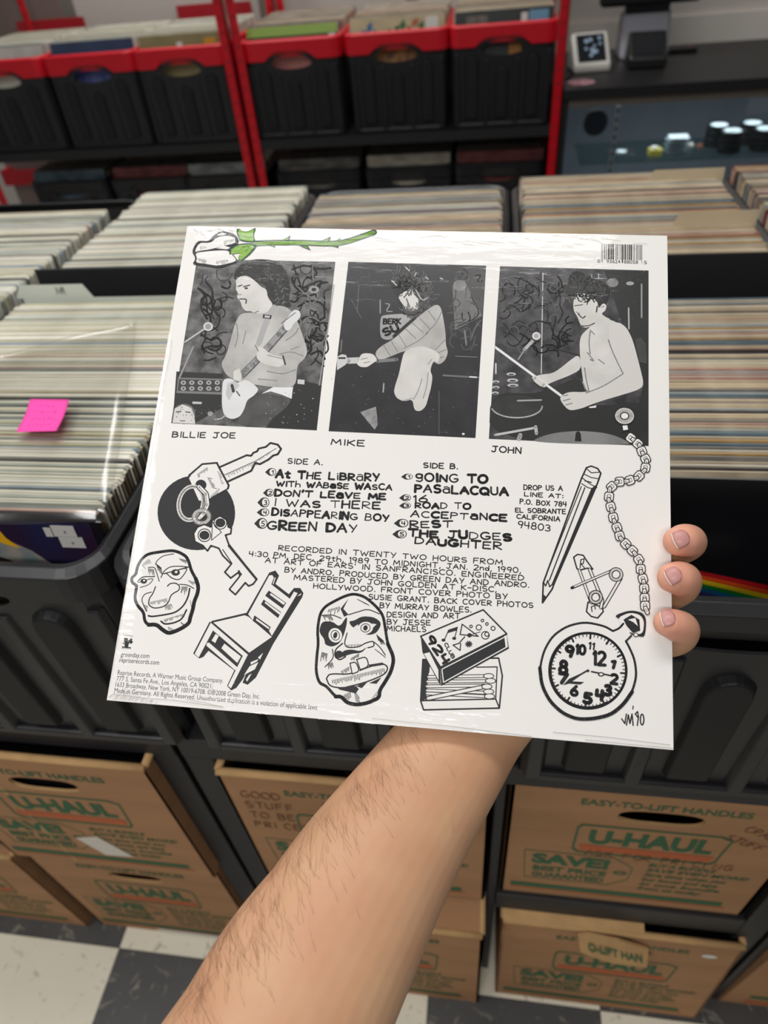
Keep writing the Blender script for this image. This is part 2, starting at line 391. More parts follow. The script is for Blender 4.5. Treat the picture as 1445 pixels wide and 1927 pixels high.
# ------------------------------------------------------------ records, each a sleeve seen edge-on
def streak(name, c, d, e=None):
    m = mat(name, c, .5, .45, noise=2.2, dark=d, scale=(9, 160, 12))
    return m
palL = [((238, 234, 218), (214, 209, 190)), ((228, 226, 212), (196, 196, 182)), ((246, 243, 232), (224, 220, 208)), ((198, 202, 190), (156, 162, 150)), ((222, 214, 188), (190, 180, 152)),
        ((150, 156, 150), (104, 112, 108)), ((206, 184, 168), (168, 132, 120)), ((92, 92, 88), (62, 62, 62)), ((212, 210, 184), (176, 170, 128)), ((172, 184, 190), (128, 142, 152))]
palR = [((228, 212, 184), (190, 170, 138)), ((208, 194, 168), (164, 148, 124)), ((204, 176, 156), (156, 110, 96)), ((148, 142, 132), (96, 94, 92)), ((198, 166, 112), (150, 116, 70)),
        ((80, 74, 72), (50, 46, 46)), ((186, 190, 184), (134, 140, 140)), ((216, 208, 190), (176, 168, 150)), ((150, 84, 78), (110, 56, 56)), ((112, 134, 142), (74, 92, 104))]
SMAT = {'L': [streak('sleeve_edge_light_%d' % i, S(*a), S(*b_)) for i, (a, b_) in enumerate(palL)], 'R': [streak('sleeve_edge_warm_%d' % i, S(*a), S(*b_)) for i, (a, b_) in enumerate(palR)]}
SPINE_SHADED = mat('sleeve_spines_shaded', S(84, 66, 52), .7, .3, noise=40, dark=.5, scale=(1, 60, 1))  # brown spine edges, darkened further for the shade along the row sides
SIDEM = mat('sleeve_faces', S(104, 94, 82), .6, .3, noise=30, dark=.6)
RW = .313
def record_geo(th, wd=RW, ht=RW):
    """a sleeve: corners clipped, top edge pinched to two folded cover edges"""
    hw = wd / 2; c = .003
    out = [(-hw, 0), (hw, 0), (hw, ht - c), (hw - c, ht), (-hw + c, ht), (-hw, ht - c)]
    v = []
    for y, inset in ((-th / 2, 0), (th / 2, 0)):
        v += [(x, y * (1 if z < ht - 2 * c else .88), z) for x, z in out]
    f = [(0, 1, 2, 3, 4, 5), (11, 10, 9, 8, 7, 6)] + [(i, i + 6, (i + 1) % 6 + 6, (i + 1) % 6) for i in range(6)]
    return v, f
CN = {'L': ['cream', 'off-white', 'white', 'sage grey', 'straw', 'grey-green', 'dusty pink', 'charcoal', 'pale yellow', 'pale blue'], 'R': ['light tan', 'tan', 'salmon', 'grey', 'ochre', 'near-black', 'silver grey', 'ivory', 'dull red', 'slate blue']}
def rec_label(pal, i, f, where):
    return '%s sleeve edge-on %s %s' % (CN[pal][i], ['near the front of', 'in the front half of', 'in the back half of', 'near the back of'][min(3, int(f * 4))], where)
rec_me = {}
def record_mesh(pal, i, th):
    k = (pal, i, th)
    if k not in rec_me:
        v, f = record_geo(th * .001); me = bpy.data.meshes.new('vinyl_record'); me.from_pydata(v, [], f)
        me.materials.append(SMAT[pal][i]); me.materials.append(SPINE_SHADED)
        for p in me.polygons: p.material_index = 1 if abs(p.normal.x) > .9 else 0
        rec_me[k] = me
    return rec_me[k]
def fill(k, ys, ye, pal, tilt0, tilt1, lab, group, rnd, weights, z0=TABZ + .006, jit=.0028, individual=True, sink=None, wd=None, cx=None, pitch=.0044):
    """records from the front (top edge at ys) to the back (top edge at ye)"""
    out = []; y = ys; x0 = COLX[k] if cx is None else cx; last = -1
    while y < ye:
        th = rnd.choice([3.0, 3.6, 4.2, 4.8]) * pitch / .0044; f = (y - ys) / (ye - ys); tilt = math.radians(tilt0 + (tilt1 - tilt0) * f + rnd.uniform(-.4, .4))
        i = rnd.choices(range(10), weights)[0]
        if i == last: i = rnd.choices(range(10), weights)[0]
        last = i
        dz = rnd.uniform(-.5, .5) * jit
        th = round(th, 1)
        loc = (x0 + rnd.uniform(-1, 1) * .003, y - math.sin(tilt) * RW, z0 + (RW - math.cos(tilt) * RW) * (0) + dz * .6 + .001)
        out.append((pal, i, th, loc, tilt, rnd.uniform(-.25, .25)))
        y += th * .001 / math.cos(tilt) + rnd.uniform(.0000, .0010) * pitch / .0044
    if individual:
        for q_, (pal_, i, th, loc, tilt, yaw) in enumerate(out):
            o = bpy.data.objects.new('vinyl_record', record_mesh(pal_, i, th)); C.objects.link(o)
            o.location = loc; o.rotation_euler = (-tilt, 0, math.radians(yaw))
            tag(o, rec_label(pal_, i, q_ / len(out), lab), 'record', group)
    return out
rnd = random.Random(11)
WL = [9, 9, 7, 4, 5, 2.2, 1.6, 1.6, 2.5, 1.6]; WR = [8, 6, 3, 4, 3, 3, 4, 4, 1, 1.2]
FL = fill(2, .3935, .812, 'L', 5, 10, 'the crate with the pink note', 'records in the crate with the pink note', rnd, WL)
FR = fill(4, .487, .806, 'R', 20, 14, 'the front crate right of the sleeve', 'records in the front crate right of the held sleeve', rnd, WR)
L2 = fill(2, .930, 1.275, 'L', 8, 8, 'the packed back crate, left centre', 'records in the packed back crate at left centre', rnd, WL)
left = 299 - len(FL) - len(FR) - len(L2)
R2 = fill(4, .925, 1.268, 'R', 8, 8, '', '', rnd, WR, individual=False)
keep = R2[:left]
for q_, (pal_, i, th, loc, tilt, yaw) in enumerate(keep):
    o = bpy.data.objects.new('vinyl_record', record_mesh(pal_, i, th)); C.objects.link(o); o.location = loc; o.rotation_euler = (-tilt, 0, math.radians(yaw))
    tag(o, rec_label(pal_, i, q_ / len(keep), 'the back crate with tan tabs'), 'record', 'records in the back crate with tan tab dividers')
rest = R2[left:]
rest += fill(1, .80, 1.185, 'L', 8, 8, '', '', rnd, WL, individual=False)
rest += fill(1, .415, .80, 'L', 5, 8, '', '', rnd, WL, individual=False)
rest += fill(3, .92, 1.222, 'R', 8, 8, '', '', rnd, [5, 4, 6, 6, 2, 3, 8, 4, 1, 6], individual=False)
rest += fill(5, .90, 1.285, 'R', 8, 8, '', '', rnd, WR, individual=False)
rest += fill(3, .425, .81, 'L', 8, 8, '', '', rnd, WL, individual=False)
rest += fill(5, .43, .82, 'R', 10, 10, '', '', rnd, WR, individual=False)
def stuff_records(lst, name, label, side=None):
    b = MB(); side = side or SIDEM
    for pal_, i, th, loc, tilt, yaw in lst:
        v, f = record_geo(th * .001); c, s = math.cos(tilt), math.sin(tilt)
        vv = [(x + loc[0], y * c + z * s + loc[1], -y * s + z * c + loc[2]) for x, y, z in v]
        o0 = len(b.v); b.add(vv, f, SMAT[pal_][i]); ks = b.m(SPINE_SHADED); b.mi[-6] = ks; b.mi[-2] = ks
    return tag(b.build(name), label, 'records', kind='stuff')
stuff_records(rest, 'record_row', 'edge-on record sleeves packed in the remaining black crates')

def loc_plate(name, pts, y0, y1, mt, parent=None, **kw):
    """an upright card: outline in x,z with a thickness in y"""
    b = MB(); n = len(pts)
    b.add([(x, y0, z) for x, z in pts] + [(x, y1, z) for x, z in pts], [tuple(range(n)), tuple(range(n, 2 * n))[::-1]] + [(i, (i + 1) % n + 0, (i + 1) % n + n, i + n) for i in range(n)], mt)
    return b.build(name, parent, **kw)
# tab dividers
TAN = mat('manila_card', S(188, 172, 144), .7, .3, noise=20, dark=.93); GREYC = mat('pale_grey_card', S(196, 200, 190), .6, .3)
def divider(x, y, tilt, tx0, tx1, up, mt, label, letter=None):
    o = loc_plate('tab_divider', [(-.156, 0), (.156, 0), (.156, .316), (tx1 + .012, .316), (tx1, .316 + up), (tx0, .316 + up), (tx0 - .010, .316), (-.156, .316)] if tx1 < .14 else [(-.156, 0), (.156, 0), (.156, .316 + up), (tx0 + .008, .316 + up), (tx0, .316), (-.156, .316)], -.0006, .0006, mt, loc=(x, y - math.sin(math.radians(tilt)) * .316, TABZ + .006))
    o.rotation_euler = (-math.radians(tilt), 0, 0)
    tag(o, label, 'divider', 'tab divider cards between the records')
    if letter:
        b = MB()
        for pl in ([(-.5, .0), (-.5, .9), (-.2, .2), (.05, .9), (.05, 0)], [(.25, .8), (.2, .2)], [(.35, .9), (.5, 0)]):
            b.tube([(tx0 + .06 + px * .012, -.0008, .321 + pz * .011) for px, pz in pl], .0006, INK, 4)
        b.build('handwritten_mark', o)
    return o
divider(COLX[2], .824, 10, -.156, -.062, .018, GREYC, 'pale grey tab divider with a pen mark, in front of the black board', 'M')
divider(COLX[4] + .008, 1.225, 8, .040, .140, .013, TAN, 'tan tab divider farther back in the right back crate')
divider(COLX[4] + .004, 1.02, 8, .045, .150, .017, TAN, 'tan tab divider nearer the held sleeve in the right back crate')
divider(.5555 + .02, 1.0, 8, -.13, -.05, .012, TAN, 'tan tab divider in the crate cut off by the right edge')

# front covers of the two front crates ----------------------------------------
BLUEC = mat('deep_blue_print', S(26, 44, 84), .3, .5, noise=6, dark=S(52, 22, 34))
o = loc_plate('vinyl_record', [(-.1565, 0), (.1565, 0), (.1565, .311), (.1535, .314), (-.1535, .314), (-.1565, .311)], -.0018, .0018, mat('dark_cover', S(24, 22, 26), .3), loc=(COLX[2] + .002, .3885 - math.sin(math.radians(5)) * .314, TABZ + .007))
o.rotation_euler = (-math.radians(5), 0, 0)
tag(o, 'front record with a deep blue cover and white price stickers, below the pink note', 'record', 'records in the crate with the pink note')
b = MB(); b.box(-.150, .148, -.0021, -.0018, .10, .306, BLUEC); b.build('cover_picture', o)
b = MB(); p = [(-.148, .300), (-.05, .303), (.02, .298), (.059, .284), (.079, .272), (.098, .251), (.112, .22), (.118, .18), (.086, .18), (.080, .215), (.068, .243), (.052, .259), (.02, .272), (-.05, .280), (-.148, .278)]
b.add([(x, -.0023, z) for x, z in p], [tuple(q) for q in tessellate_polygon([[Vector((x, z, 0)) for x, z in p]])], mat('pale_planet_rim', S(170, 156, 140), .4, .4, noise=30, dark=S(96, 120, 128)))
b.build('pale_arc', o)
b = MB(); b.box(-.148, .050, -.0022, -.0021, .12, .262, mat('dark_brown_print', S(34, 28, 20), .4)); b.build('dark_corner', o)
b = MB(); p = [(.040, .300), (.055, .302), (.060, .286), (.070, .274), (.057, .278), (.046, .284)]
b.add([(x, -.0025, z) for x, z in p], [(0, 1, 2, 5), (2, 3, 4, 5)], mat('yellow_print', S(232, 176, 30), .4)); b.build('yellow_figure', o)
b = MB(); b.box(.034, .048, -.0026, -.0025, .284, .304, mat('red_print', S(196, 30, 30), .4)); b.build('red_figure', o)
STK = mat('white_sticker', S(205, 203, 198), .5)
for (x0, z0, x1, z1, a) in ((.110, .2905, .132, .303, 0), (.113, .278, .136, .290, 0), (.102, .290, .109, .300, 0)):
    b = MB(); b.box(x0, x1, -.0030, -.0026, z0, z1, STK); st = b.build('price_sticker', o)
    if x1 - x0 > .02:
        v, f, wd = text_poly('\u2022\u2022\u2022' if False else 'III', .02); b = MB(); b.add([(x0 + .011 + px * .0022, -.0031, z0 + .004 + py * .003) for px, py in v], f, INKG); b.build('sticker_print', st)
# the black cover with a coloured band, behind the fingertips
o = loc_plate('vinyl_record', [(-.1565, 0), (.1565, 0), (.1565, .313), (.1535, .316), (-.1535, .316), (-.1565, .313)], -.0020, .0020, mat('glossy_black_cover', S(14, 14, 17), .22, .5), loc=(COLX[4], .477 - math.sin(math.radians(21)) * .316, TABZ + .007))
o.rotation_euler = (-math.radians(21), 0, 0)
tag(o, 'front record with a plain black cover and a slanting coloured band', 'record', 'records in the front crate right of the held sleeve')
band = [S(150, 16, 22), S(196, 70, 24), S(206, 176, 20), S(20, 118, 44), S(16, 96, 142), S(60, 50, 110)]
pa, pb = on_y(1318, 1075, .40), on_y(1445, 1107, .40)
b = MB()
for i, c in enumerate(band):
    m_ = mat('band_colour_%d' % i, c, .35); t0 = .0055
    z_ = lambda x, q: (.2262 - .20 * x) - q * (.0037 + .022 * (x + .05) * .35)
    b.add([(-.075, -.0024, z_(-.075, i)), (.155, -.0024, z_(.155, i)), (.155, -.0024, z_(.155, i + 1)), (-.075, -.0024, z_(-.075, i + 1))], [(0, 3, 2, 1)], m_)
b.build('coloured_band', o)
b = MB(); b.tube([(-.15, -.004, .3165), (-.05, -.0045, .318), (.05, -.004, .3168), (.15, -.0045, .3175)], .0009, glass_mat('plastic_edge', (1, 1, 1, 1), .5, .3)); b.build('plastic_sleeve_edge', o)

# the clear bag lying on the left records and the pink note
ztop = TABZ + .006 + RW
BAG = glass_mat('clear_bag', (.97, .97, .96, 1), .09, .16, bump=.5, bscale=14)
bagp = [on_z(u, v, ztop + .006) for u, v in ((-160, 985), (205, 985), (258, 605), (-10, 670))]
b = MB(); n = 14; vv = []
for i in range(n + 1):
    for j in range(n + 1):
        s, t = i / n, j / n
        p = bagp[0].lerp(bagp[1], s).lerp(bagp[3].lerp(bagp[2], s), t); vv.append((p.x, p.y, p.z + .0015 * math.sin(9 * s + 3 * t) + .001 * math.sin(14 * t)))
b.add(vv, [(i * (n + 1) + j, (i + 1) * (n + 1) + j, (i + 1) * (n + 1) + j + 1, i * (n + 1) + j + 1) for i in range(n) for j in range(n)], BAG)
tag(b.build('plastic_bag', smooth=True, solid=.0003), 'clear plastic record bag lying flat over the left records under the pink note', 'bag')
PINK = mat('pink_note_paper', S(250, 84, 176), .75, .2)
npts = [on_z(u, v, ztop + .012) for u, v in ((30, 813), (106, 811), (130, 752), (57, 751))]
npts[0].z -= .004; npts[1].z += .001; npts[1] = on_z(106, 811, ztop + .014); npts[0] = on_z(30, 813, ztop + .010)
b = MB(); n = 8; vv = []
for i in range(n + 1):
    for j in range(n + 1):
        s, t = i / n, j / n; p = npts[0].lerp(npts[1], s).lerp(npts[3].lerp(npts[2], s), t); vv.append((p.x, p.y, p.z - .002 * math.sin(PI * t)))
b.add(vv, [(i * (n + 1) + j, (i + 1) * (n + 1) + j, (i + 1) * (n + 1) + j + 1, i * (n + 1) + j + 1) for i in range(n) for j in range(n)], PINK)
note = tag(b.build('sticky_note', smooth=True, solid=.0003), 'bright pink sticky note with faint handwriting on the left records', 'note')
b = MB(); nr = random.Random(3); PINKD = mat('pink_note_pen', S(196, 60, 140), .7)
for r_ in range(4):
    for q in range(nr.choice([5, 6, 7])):
        s = .2 + q * .1; t = .82 - r_ * .2
        def PT(s, t):
            p = npts[0].lerp(npts[1], s).lerp(npts[3].lerp(npts[2], s), t); return (p.x, p.y, p.z - .002 * math.sin(PI * t) + .0004)
        b.tube([PT(s + nr.uniform(0, .04), t + nr.uniform(-.05, .05)), PT(s + nr.uniform(.01, .06), t + nr.uniform(-.05, .05)), PT(s + .06, t + nr.uniform(-.05, .03))], .00025, PINKD, 3)
b.build('handwriting', note)

# ------------------------------------------------------------ cardboard boxes
def print_text(b, P, s, u0, v0, u1, h, mt, bold=0.0, shear=0.0, W=1, y=-.0006):
    """lettering on a box front; P maps (x, z) metres to the face"""
    v, f, wd = text_poly(s, bold, shear); k = (u1 - u0) / wd
    b.add([P(u0 + px * k, v0 + py * h, y) for px, py in v], f, mt)
def stamped_box(name_label, x0, x1, y0, z0, z1, depth, lean=0, open_top=True, group='moving boxes in the shelving units', extra=None, hole=True, marks=True, saved_shift=0, rim=True):
    W, Hh = x1 - x0, z1 - z0
    t = empty('cardboard_box', (x0, y0, z0), name_label, 'box', group)
    fy = lambda z: lean * z
    P = lambda x, z, y=0.0: (x, y + fy(z), z)
    b = MB(); th = .004
    hx, hz, rx, rz = W * .52, Hh * .80, .048, .0165
    if hole:
        n = 28; ell = []
        for i in range(n):
            a = 2 * PI * i / n; c, s = math.cos(a), math.sin(a)
            ell.append((hx + rx * (abs(c) ** .6) * (1 if c > 0 else -1), hz + rz * (abs(s) ** .8) * (1 if s > 0 else -1)))
        rect = []
        for (x, z) in ell:
            dx, dz = x - hx, z - hz; sx = ((W - hx) / dx if dx > 0 else hx / -dx) if abs(dx) > 1e-6 else 1e9; sz = ((Hh - hz) / dz if dz > 0 else hz / -dz) if abs(dz) > 1e-6 else 1e9
            s_ = min(sx, sz); rect.append((x + dx * (s_ - 1), z + dz * (s_ - 1)))
        for yy, flip in ((0, 1), (th, -1)):
            b.add([P(x, z, yy) for x, z in ell] + [P(x, z, yy) for x, z in rect], [(i, (i + 1) % n, n + (i + 1) % n, n + i)[::flip] for i in range(n)], CARD if yy == 0 else CARDIN)
            for cx_, cz_ in ((0, 0), (W, 0), (0, Hh), (W, Hh)):
                pa = min([p for p in rect if abs(p[0] - cx_) < 1e-6] or rect, key=lambda p: abs(p[1] - cz_)); pb = min([p for p in rect if abs(p[1] - cz_) < 1e-6] or rect, key=lambda p: abs(p[0] - cx_))
                b.add([P(cx_, cz_, yy), P(*pa, yy), P(*pb, yy)], [(0, 1, 2)], CARD if yy == 0 else CARDIN)
        b.add([P(x, z, 0) for x, z in ell] + [P(x, z, th) for x, z in ell], [(i, (i + 1) % n, n + (i + 1) % n, n + i) for i in range(n)], CARDE)
    else:
        b.add([P(0, 0), P(W, 0), P(W, Hh), P(0, Hh)], [(0, 1, 2, 3)], CARD); b.add([P(0, 0, th), P(W, 0, th), P(W, Hh, th), P(0, Hh, th)], [(3, 2, 1, 0)], CARDIN)
    for xa, xb in ((0, th), (W - th, W)):
        b.hexa([P(xa, 0, 0), P(xb, 0, 0), (xb, depth, 0), (xa, depth, 0), P(xa, Hh, 0), P(xb, Hh, 0), (xb, depth, Hh), (xa, depth, Hh)], CARD)
    b.box(0, W, depth - th, depth, 0, Hh, CARD); b.box(.001, W - .001, .001 + 0, depth, 0, th, CARD)
    body = b.build('body', t)
    if rim:
     b = MB()     # the rounded folded rim along the front and side edges
     b.tube([P(.001, Hh, .002), P(W * .3, Hh + .001, .002), P(W * .7, Hh, .002), P(W - .001, Hh, .002)], .0052, CARDE, 8)
     b.tube([(W - .002, .004 + fy(Hh), Hh), (W - .002, depth, Hh)], .005, CARDE, 8); b.tube([(.002, .004 + fy(Hh), Hh), (.002, depth, Hh)], .005, CARDE, 8)
     b.build('folded_rim', t, smooth=True)
    if not open_top:
        b = MB(); b.box(.002, W - .002, .002 + fy(Hh), depth * .5 - .002, Hh, Hh + .004, CARD); b.build('top_flap', t)
        b = MB(); b.box(.002, W - .002, depth * .5, depth - .002, Hh, Hh + .004, CARD); b.build('top_flap', t)
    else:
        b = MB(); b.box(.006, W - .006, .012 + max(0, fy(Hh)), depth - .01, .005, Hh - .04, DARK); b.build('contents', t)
    if marks:
        a = lambda u: u * W
        zt = lambda v: Hh * (1 - v)
        b = MB()
        print_text(b, P, 'EASY-TO-LIFT HANDLES', a(.24), zt(.135), a(.80), Hh * .040, GREENI, .02)
        print_text(b, P, 'U-HAUL', a(.30), zt(.435), a(.74), Hh * .105, GREENI, .045)
        f = [(a(.25), zt(.31)), (a(.265), zt(.285)), (a(.75), zt(.285)), (a(.79), zt(.31)), (a(.775), zt(.51)), (a(.76), zt(.53)), (a(.27), zt(.53)), (a(.25), zt(.50))]
        cen = (a(.52), zt(.41)); g = [(cen[0] + (x - cen[0]) * .972, cen[1] + (z - cen[1]) * .90) for x, z in f]
        b.add([P(x, z, -.0006) for x, z in f] + [P(x, z, -.0006) for x, z in g], [(i, (i + 1) % 8, 8 + (i + 1) % 8, 8 + i) for i in range(8)], GREENI)
        b.add([P(x, z, -.0006) for x, z in ((a(.28), zt(.505)), (a(.75), zt(.505)), (a(.76), zt(.458)), (a(.275), zt(.458)))], [(0, 1, 2, 3)], ORANGEI)
        print_text(b, P, 'SAVE!', a(.11), zt(.665), a(.41), Hh * .085, GREENI, .05)
        print_text(b, P, 'BEST PRICE', a(.12), zt(.740), a(.41), Hh * .045, GREENI, .035); print_text(b, P, 'GUARANTEED', a(.12), zt(.805), a(.41), Hh * .045, GREENI, .035)
        tg = [(a(.075), zt(.55)), (a(.42), zt(.55)), (a(.50), zt(.63)), (a(.50), zt(.75)), (a(.43), zt(.825)), (a(.09), zt(.825))]; cen = (a(.29), zt(.69)); g = [(cen[0] + (x - cen[0]) * .985, cen[1] + (z - cen[1]) * .96) for x, z in tg]
        b.add([P(x, z, -.0005) for x, z in tg] + [P(x, z, -.0005) for x, z in g], [(i, (i + 1) % 6, 6 + (i + 1) % 6, 6 + i) for i in range(6)], GREENI)
        oc = (a(.46), zt(.69)); b.add([P(oc[0] + .009 * math.cos(q), oc[1] + .006 * math.sin(q), -.0006) for q in [2 * PI * k / 12 for k in range(12)]] + [P(oc[0] + .005 * math.cos(q), oc[1] + .003 * math.sin(q), -.0006) for q in [2 * PI * k / 12 for k in range(12)]], [(i, (i + 1) % 12, 12 + (i + 1) % 12, 12 + i) for i in range(12)], GREENI)
        for k, s in enumerate(['BUY A BUNDLE', 'SAVE EVEN MORE!', 'Save time when you', 'buy boxes and tape', 'in one bundle', 'from us today']):
            print_text(b, P, s, a(.55), zt(.60 + k * .047), a([.80, .93, .86, .84, .86, .80][k]), Hh * .030, GREENI, .02, .25)
        b.add([P(x, z, -.0006) for x, z in ((a(.04), zt(.925)), (a(.90), zt(.925)), (a(.90), zt(.885)), (a(.04), zt(.885)))], [(0, 1, 2, 3)], GREENI)
        b.add([P(x, z, -.0006) for x, z in ((a(.04), zt(.945)), (a(.92), zt(.945)), (a(.92), zt(.935)), (a(.04), zt(.935)))], [(0, 1, 2, 3)], ORANGEI)
        b.build('printed_lettering', t)
    return t, P, W, Hh
def hand_note(t, P, lines, x, z, h, dz, ang=0, width=.0011):
    b = MB(); ca, sa = math.cos(ang), math.sin(ang)
    for k, s in enumerate(lines):
        cx = 0
        for ch in s.upper():
            for pl in G.get(ch, []):
                pp = []
                for px, py in pl:
                    ux = (cx + px) * h; uy = py * h - k * dz; q = P(x + ux * ca - uy * sa, z + ux * sa + uy * ca, -.0008); pp.append(q)
                b.tube(pp, width / 2, PEN, 3)
            cx += .78 if ch != ' ' else .6
    return b.build('handwriting', t)

tA = stamped_box('cardboard box at the upper left, open, with red covers inside and tape on its front', -.722, -.385, .336, .4015, .745, .42)
t, P, W, Hh = tA
b = MB(); b.add([P(x, z, -.0012) for x, z in ((.150, .105), (.188, .118), (.222, .052), (.176, .048))], [(3, 2, 1, 0)], mat('clear_tape', S(206, 200, 190), .25, .6)); b.build('tape_piece', t, solid=.0004)
b = MB(); b.add([P(x, z, -.0005) for x, z in ((.10, Hh), (.104, Hh), (.112, .0), (.108, .0))], [(3, 2, 1, 0)], CARDE); b.build('crease', t)
REDC = mat('red_cover', S(140, 26, 30), .4); BLUC = mat('navy_cover', S(30, 44, 96), .4)
for k, (mt, dx, rz) in enumerate(((REDC, .03, 3), (BLUC, .0, -4), (mat('orange_cover', S(170, 80, 40), .4), .05, 6), (REDC, .02, 8))):
    o = loc_plate('vinyl_record', [(0, 0), (.27, 0), (.27, .31), (0, .31)], 0, .004, mt, loc=(-.715 + .03 + dx * .2, .36 + k * .014, .412)); o.rotation_euler = (-.05, math.radians(.6 * k), math.radians(rz * .15))
    tag(o, ['red sleeve standing in the taped open box at upper left', 'navy sleeve standing in the taped open box', 'orange sleeve standing in the taped open box', 'red sleeve farthest back in the taped open box'][k], 'record', 'records inside the taped open box')
stamped_box('cardboard box on the floor at the lower left corner, its side facing the gap', -1.09, -.758, .345, .001, .352, .40, open_top=False)
t, P, W, Hh = stamped_box('cardboard box on the floor under the taped box, pale strip at its foot', -.732, -.395, .352, .001, .378, .40, open_top=False)
b = MB(); b.add([P(x, z, -.0012) for x, z in ((.12, .020), (.27, .020), (.27, .006), (.125, .004))], [(3, 2, 1, 0)], _m['clear_tape']); b.build('tape_piece', t, solid=.0004)
t, P, W, Hh = stamped_box('cardboard box left of the forearm with handwriting about good stuff', -.304, .020, .346, .4015, .732, .42)
hand_note(t, P, ['Good', 'Stuff', 'to be', 'Priced'], .020, .272, .017, .029)
stamped_box('cardboard box on the floor right of the forearm, closed, standing out of its cubby', -.295, .020, .303, .001, .380, .42, open_top=False)
t, P, W, Hh = stamped_box('large cardboard box in the right cubby on the middle shelf, with scribbled pen notes', .0435, .3735, .362, .4015, .7465, .40, rim=False, open_top=False)
hand_note(t, P, ['Crazy', 'Stuff'], .262, .268, .014, .030, -.5, .0009); hand_note(t, P, ['Ask for pricing'], .10, .158, .016, .02, -.04, .0009)
# low torn box
t, P, W, Hh = stamped_box('battered open cardboard box at the bottom right with a torn handle flap', .050, .395, .322, .001, .330, .40, lean=.062, hole=True)
b = MB(); TFP = [on_y(u, v, .336 - .012 * q) - Vector((.050, .322, .001)) for u, v, q in ((1087, 1758, 0), (1105, 1756, 0), (1165, 1768, .3), (1220, 1784, 0), (1216, 1819, 1), (1154, 1811, 1.1), (1111, 1797, 1), (1093, 1790, .8))]
b.add([tuple(q) for q in TFP], [(0, 1, 6, 7), (1, 2, 5, 6), (2, 3, 4, 5)], CARDE); b.build('torn_flap', t, solid=.004)
b = MB(); b.add([P(x, z, y) for x, z, y in [(.0, .333, .0), (.205, .331, .0), (.205, .340, .022), (.0, .344, .024)]], [(0, 1, 2, 3)], CARDE); b.build('bent_flap', t, solid=.004)
b = MB(); v, f, wd = text_poly('O-LIFT HAN', .03); fa = (TFP[7] + TFP[6]) / 2; fb = TFP[4]; fu = (TFP[1] - TFP[6]) * .38
b.add([tuple(fa.lerp(fb, .06 + .88 * px / wd) + fu * (.95 + .95 * py) + Vector((0, -.0065, 0))) for px, py in v], f, GREENI); b.build('flap_lettering', t)
b = MB(); b.add([P(.305 + .011 * math.cos(a), .285 + .006 * math.sin(a), -.0010) for a in [2 * PI * k / 12 for k in range(12)]], [tuple(range(12))[::-1]], WHITE); b.build('round_sticker', t, solid=.0004)
YEL = mat('yellow_lettering', S(176, 142, 24), .5)
for k in range(4):
    o = loc_plate('vinyl_record', [(0, 0), (.295, 0), (.295, .322), (0, .318)], 0, .004, mat('matt_black_cover', S(22, 21, 22), .4), loc=(.082, .366 + k * .022, .012)); o.rotation_euler = (-.02, math.radians(-3 + k * .5), 0)
    tag(o, ['black sleeve with yellow lettering standing frontmost in the torn box', 'second black sleeve in the torn box', 'third black sleeve in the torn box', 'rearmost black sleeve in the torn box'][k], 'record', 'black sleeves inside the torn box')
    if k == 0:
        b = MB()
        for s, x, z, h in (('l u e', .095, .293, .022), ('MUSIC', .235, .303, .010)):
            v, f, wd = text_poly(s, .01, .3); b.add([(x + px * h, -.001, z + py * h) for px, py in v], f, YEL)
        b.build('yellow_lettering', o)
t, P, W, Hh = stamped_box('cardboard box on the floor at the lower right corner with a round printed emblem', .438, .78, .352, .001, .372, .40, marks=False, lean=-.02, hole=False)
b = MB(); rc = (.115, .165)
b.add([P(rc[0] + r * math.cos(a), rc[1] + r * math.sin(a), -.0007) for r in (.062, .056) for a in [2 * PI * k / 28 for k in range(28)]], [(i, (i + 1) % 28, 28 + (i + 1) % 28, 28 + i) for i in range(28)], GREENI)
for s, x0, z, x1, h in (('1', .085, .195, .094, .022), ('100%', .095, .195, .145, .020), ('SOURCED', .068, .158, .162, .018), ('RECYCLED', .066, .132, .164, .013)):
    print_text(b, P, s, x0, z, x1, h, GREENI, .04)
for z0, z1, mt in ((.045, .062, GREENI), (.012, .030, ORANGEI)): b.add([P(.04, z0, -.0007), P(.33, z0, -.0007), P(.33, z1, -.0007), P(.04, z1, -.0007)], [(0, 1, 2, 3)], mt)
b.build('printed_lettering', t)

# ------------------------------------------------------------ red racks across the aisle
RY = 2.6
def rack(x0, x1, label):
    t = empty('steel_rack', ((x0 + x1) / 2, RY, 0), label, 'rack', 'red steel racks against the back wall'); ox = (x0 + x1) / 2
    for x in (x0, x1):
        for y in (0, .62):
            m = MB(); s = .015
            m.box(x - ox - s, x - ox + s, y - .012, y - .009, 0, 2.2, REDM)
            sx = -s if x == x0 else s - .003; m.box(x - ox + sx, x - ox + sx + .003, y - .012, y + .02, 0, 2.2, REDM)
            p = m.build('post', t)
            h = MB()
            for k in range(40): h.box(x - ox - .004, x - ox + .004, y - .0128, y - .0119, .35 + k * .04, .358 + k * .04, mat('slot_shadow', S(128, 10, 22), .6))
            tag(h.build('slot_row', p), kind='stuff')
    for z in (.872, .44, .04):
        m = MB(); m.box(x0 - ox + .016, x1 - ox - .016, -.008, .63, z - .03, z, mat('black_shelf_board', S(24, 24, 26), .6)); m.build('shelf_board', t)
    return t
rack(-1.915, -.880, 'red steel rack of record crates at the upper left'); rack(-.838, .208, 'red steel rack of record crates in the upper middle')
protoR = make_crate(.50, .29, REDP, .058, '', 'red rimmed black record crates on the racks', W=.342, arch=.026)
rx = [-1.735, -1.392, -1.060, -.672, -.318, .026]
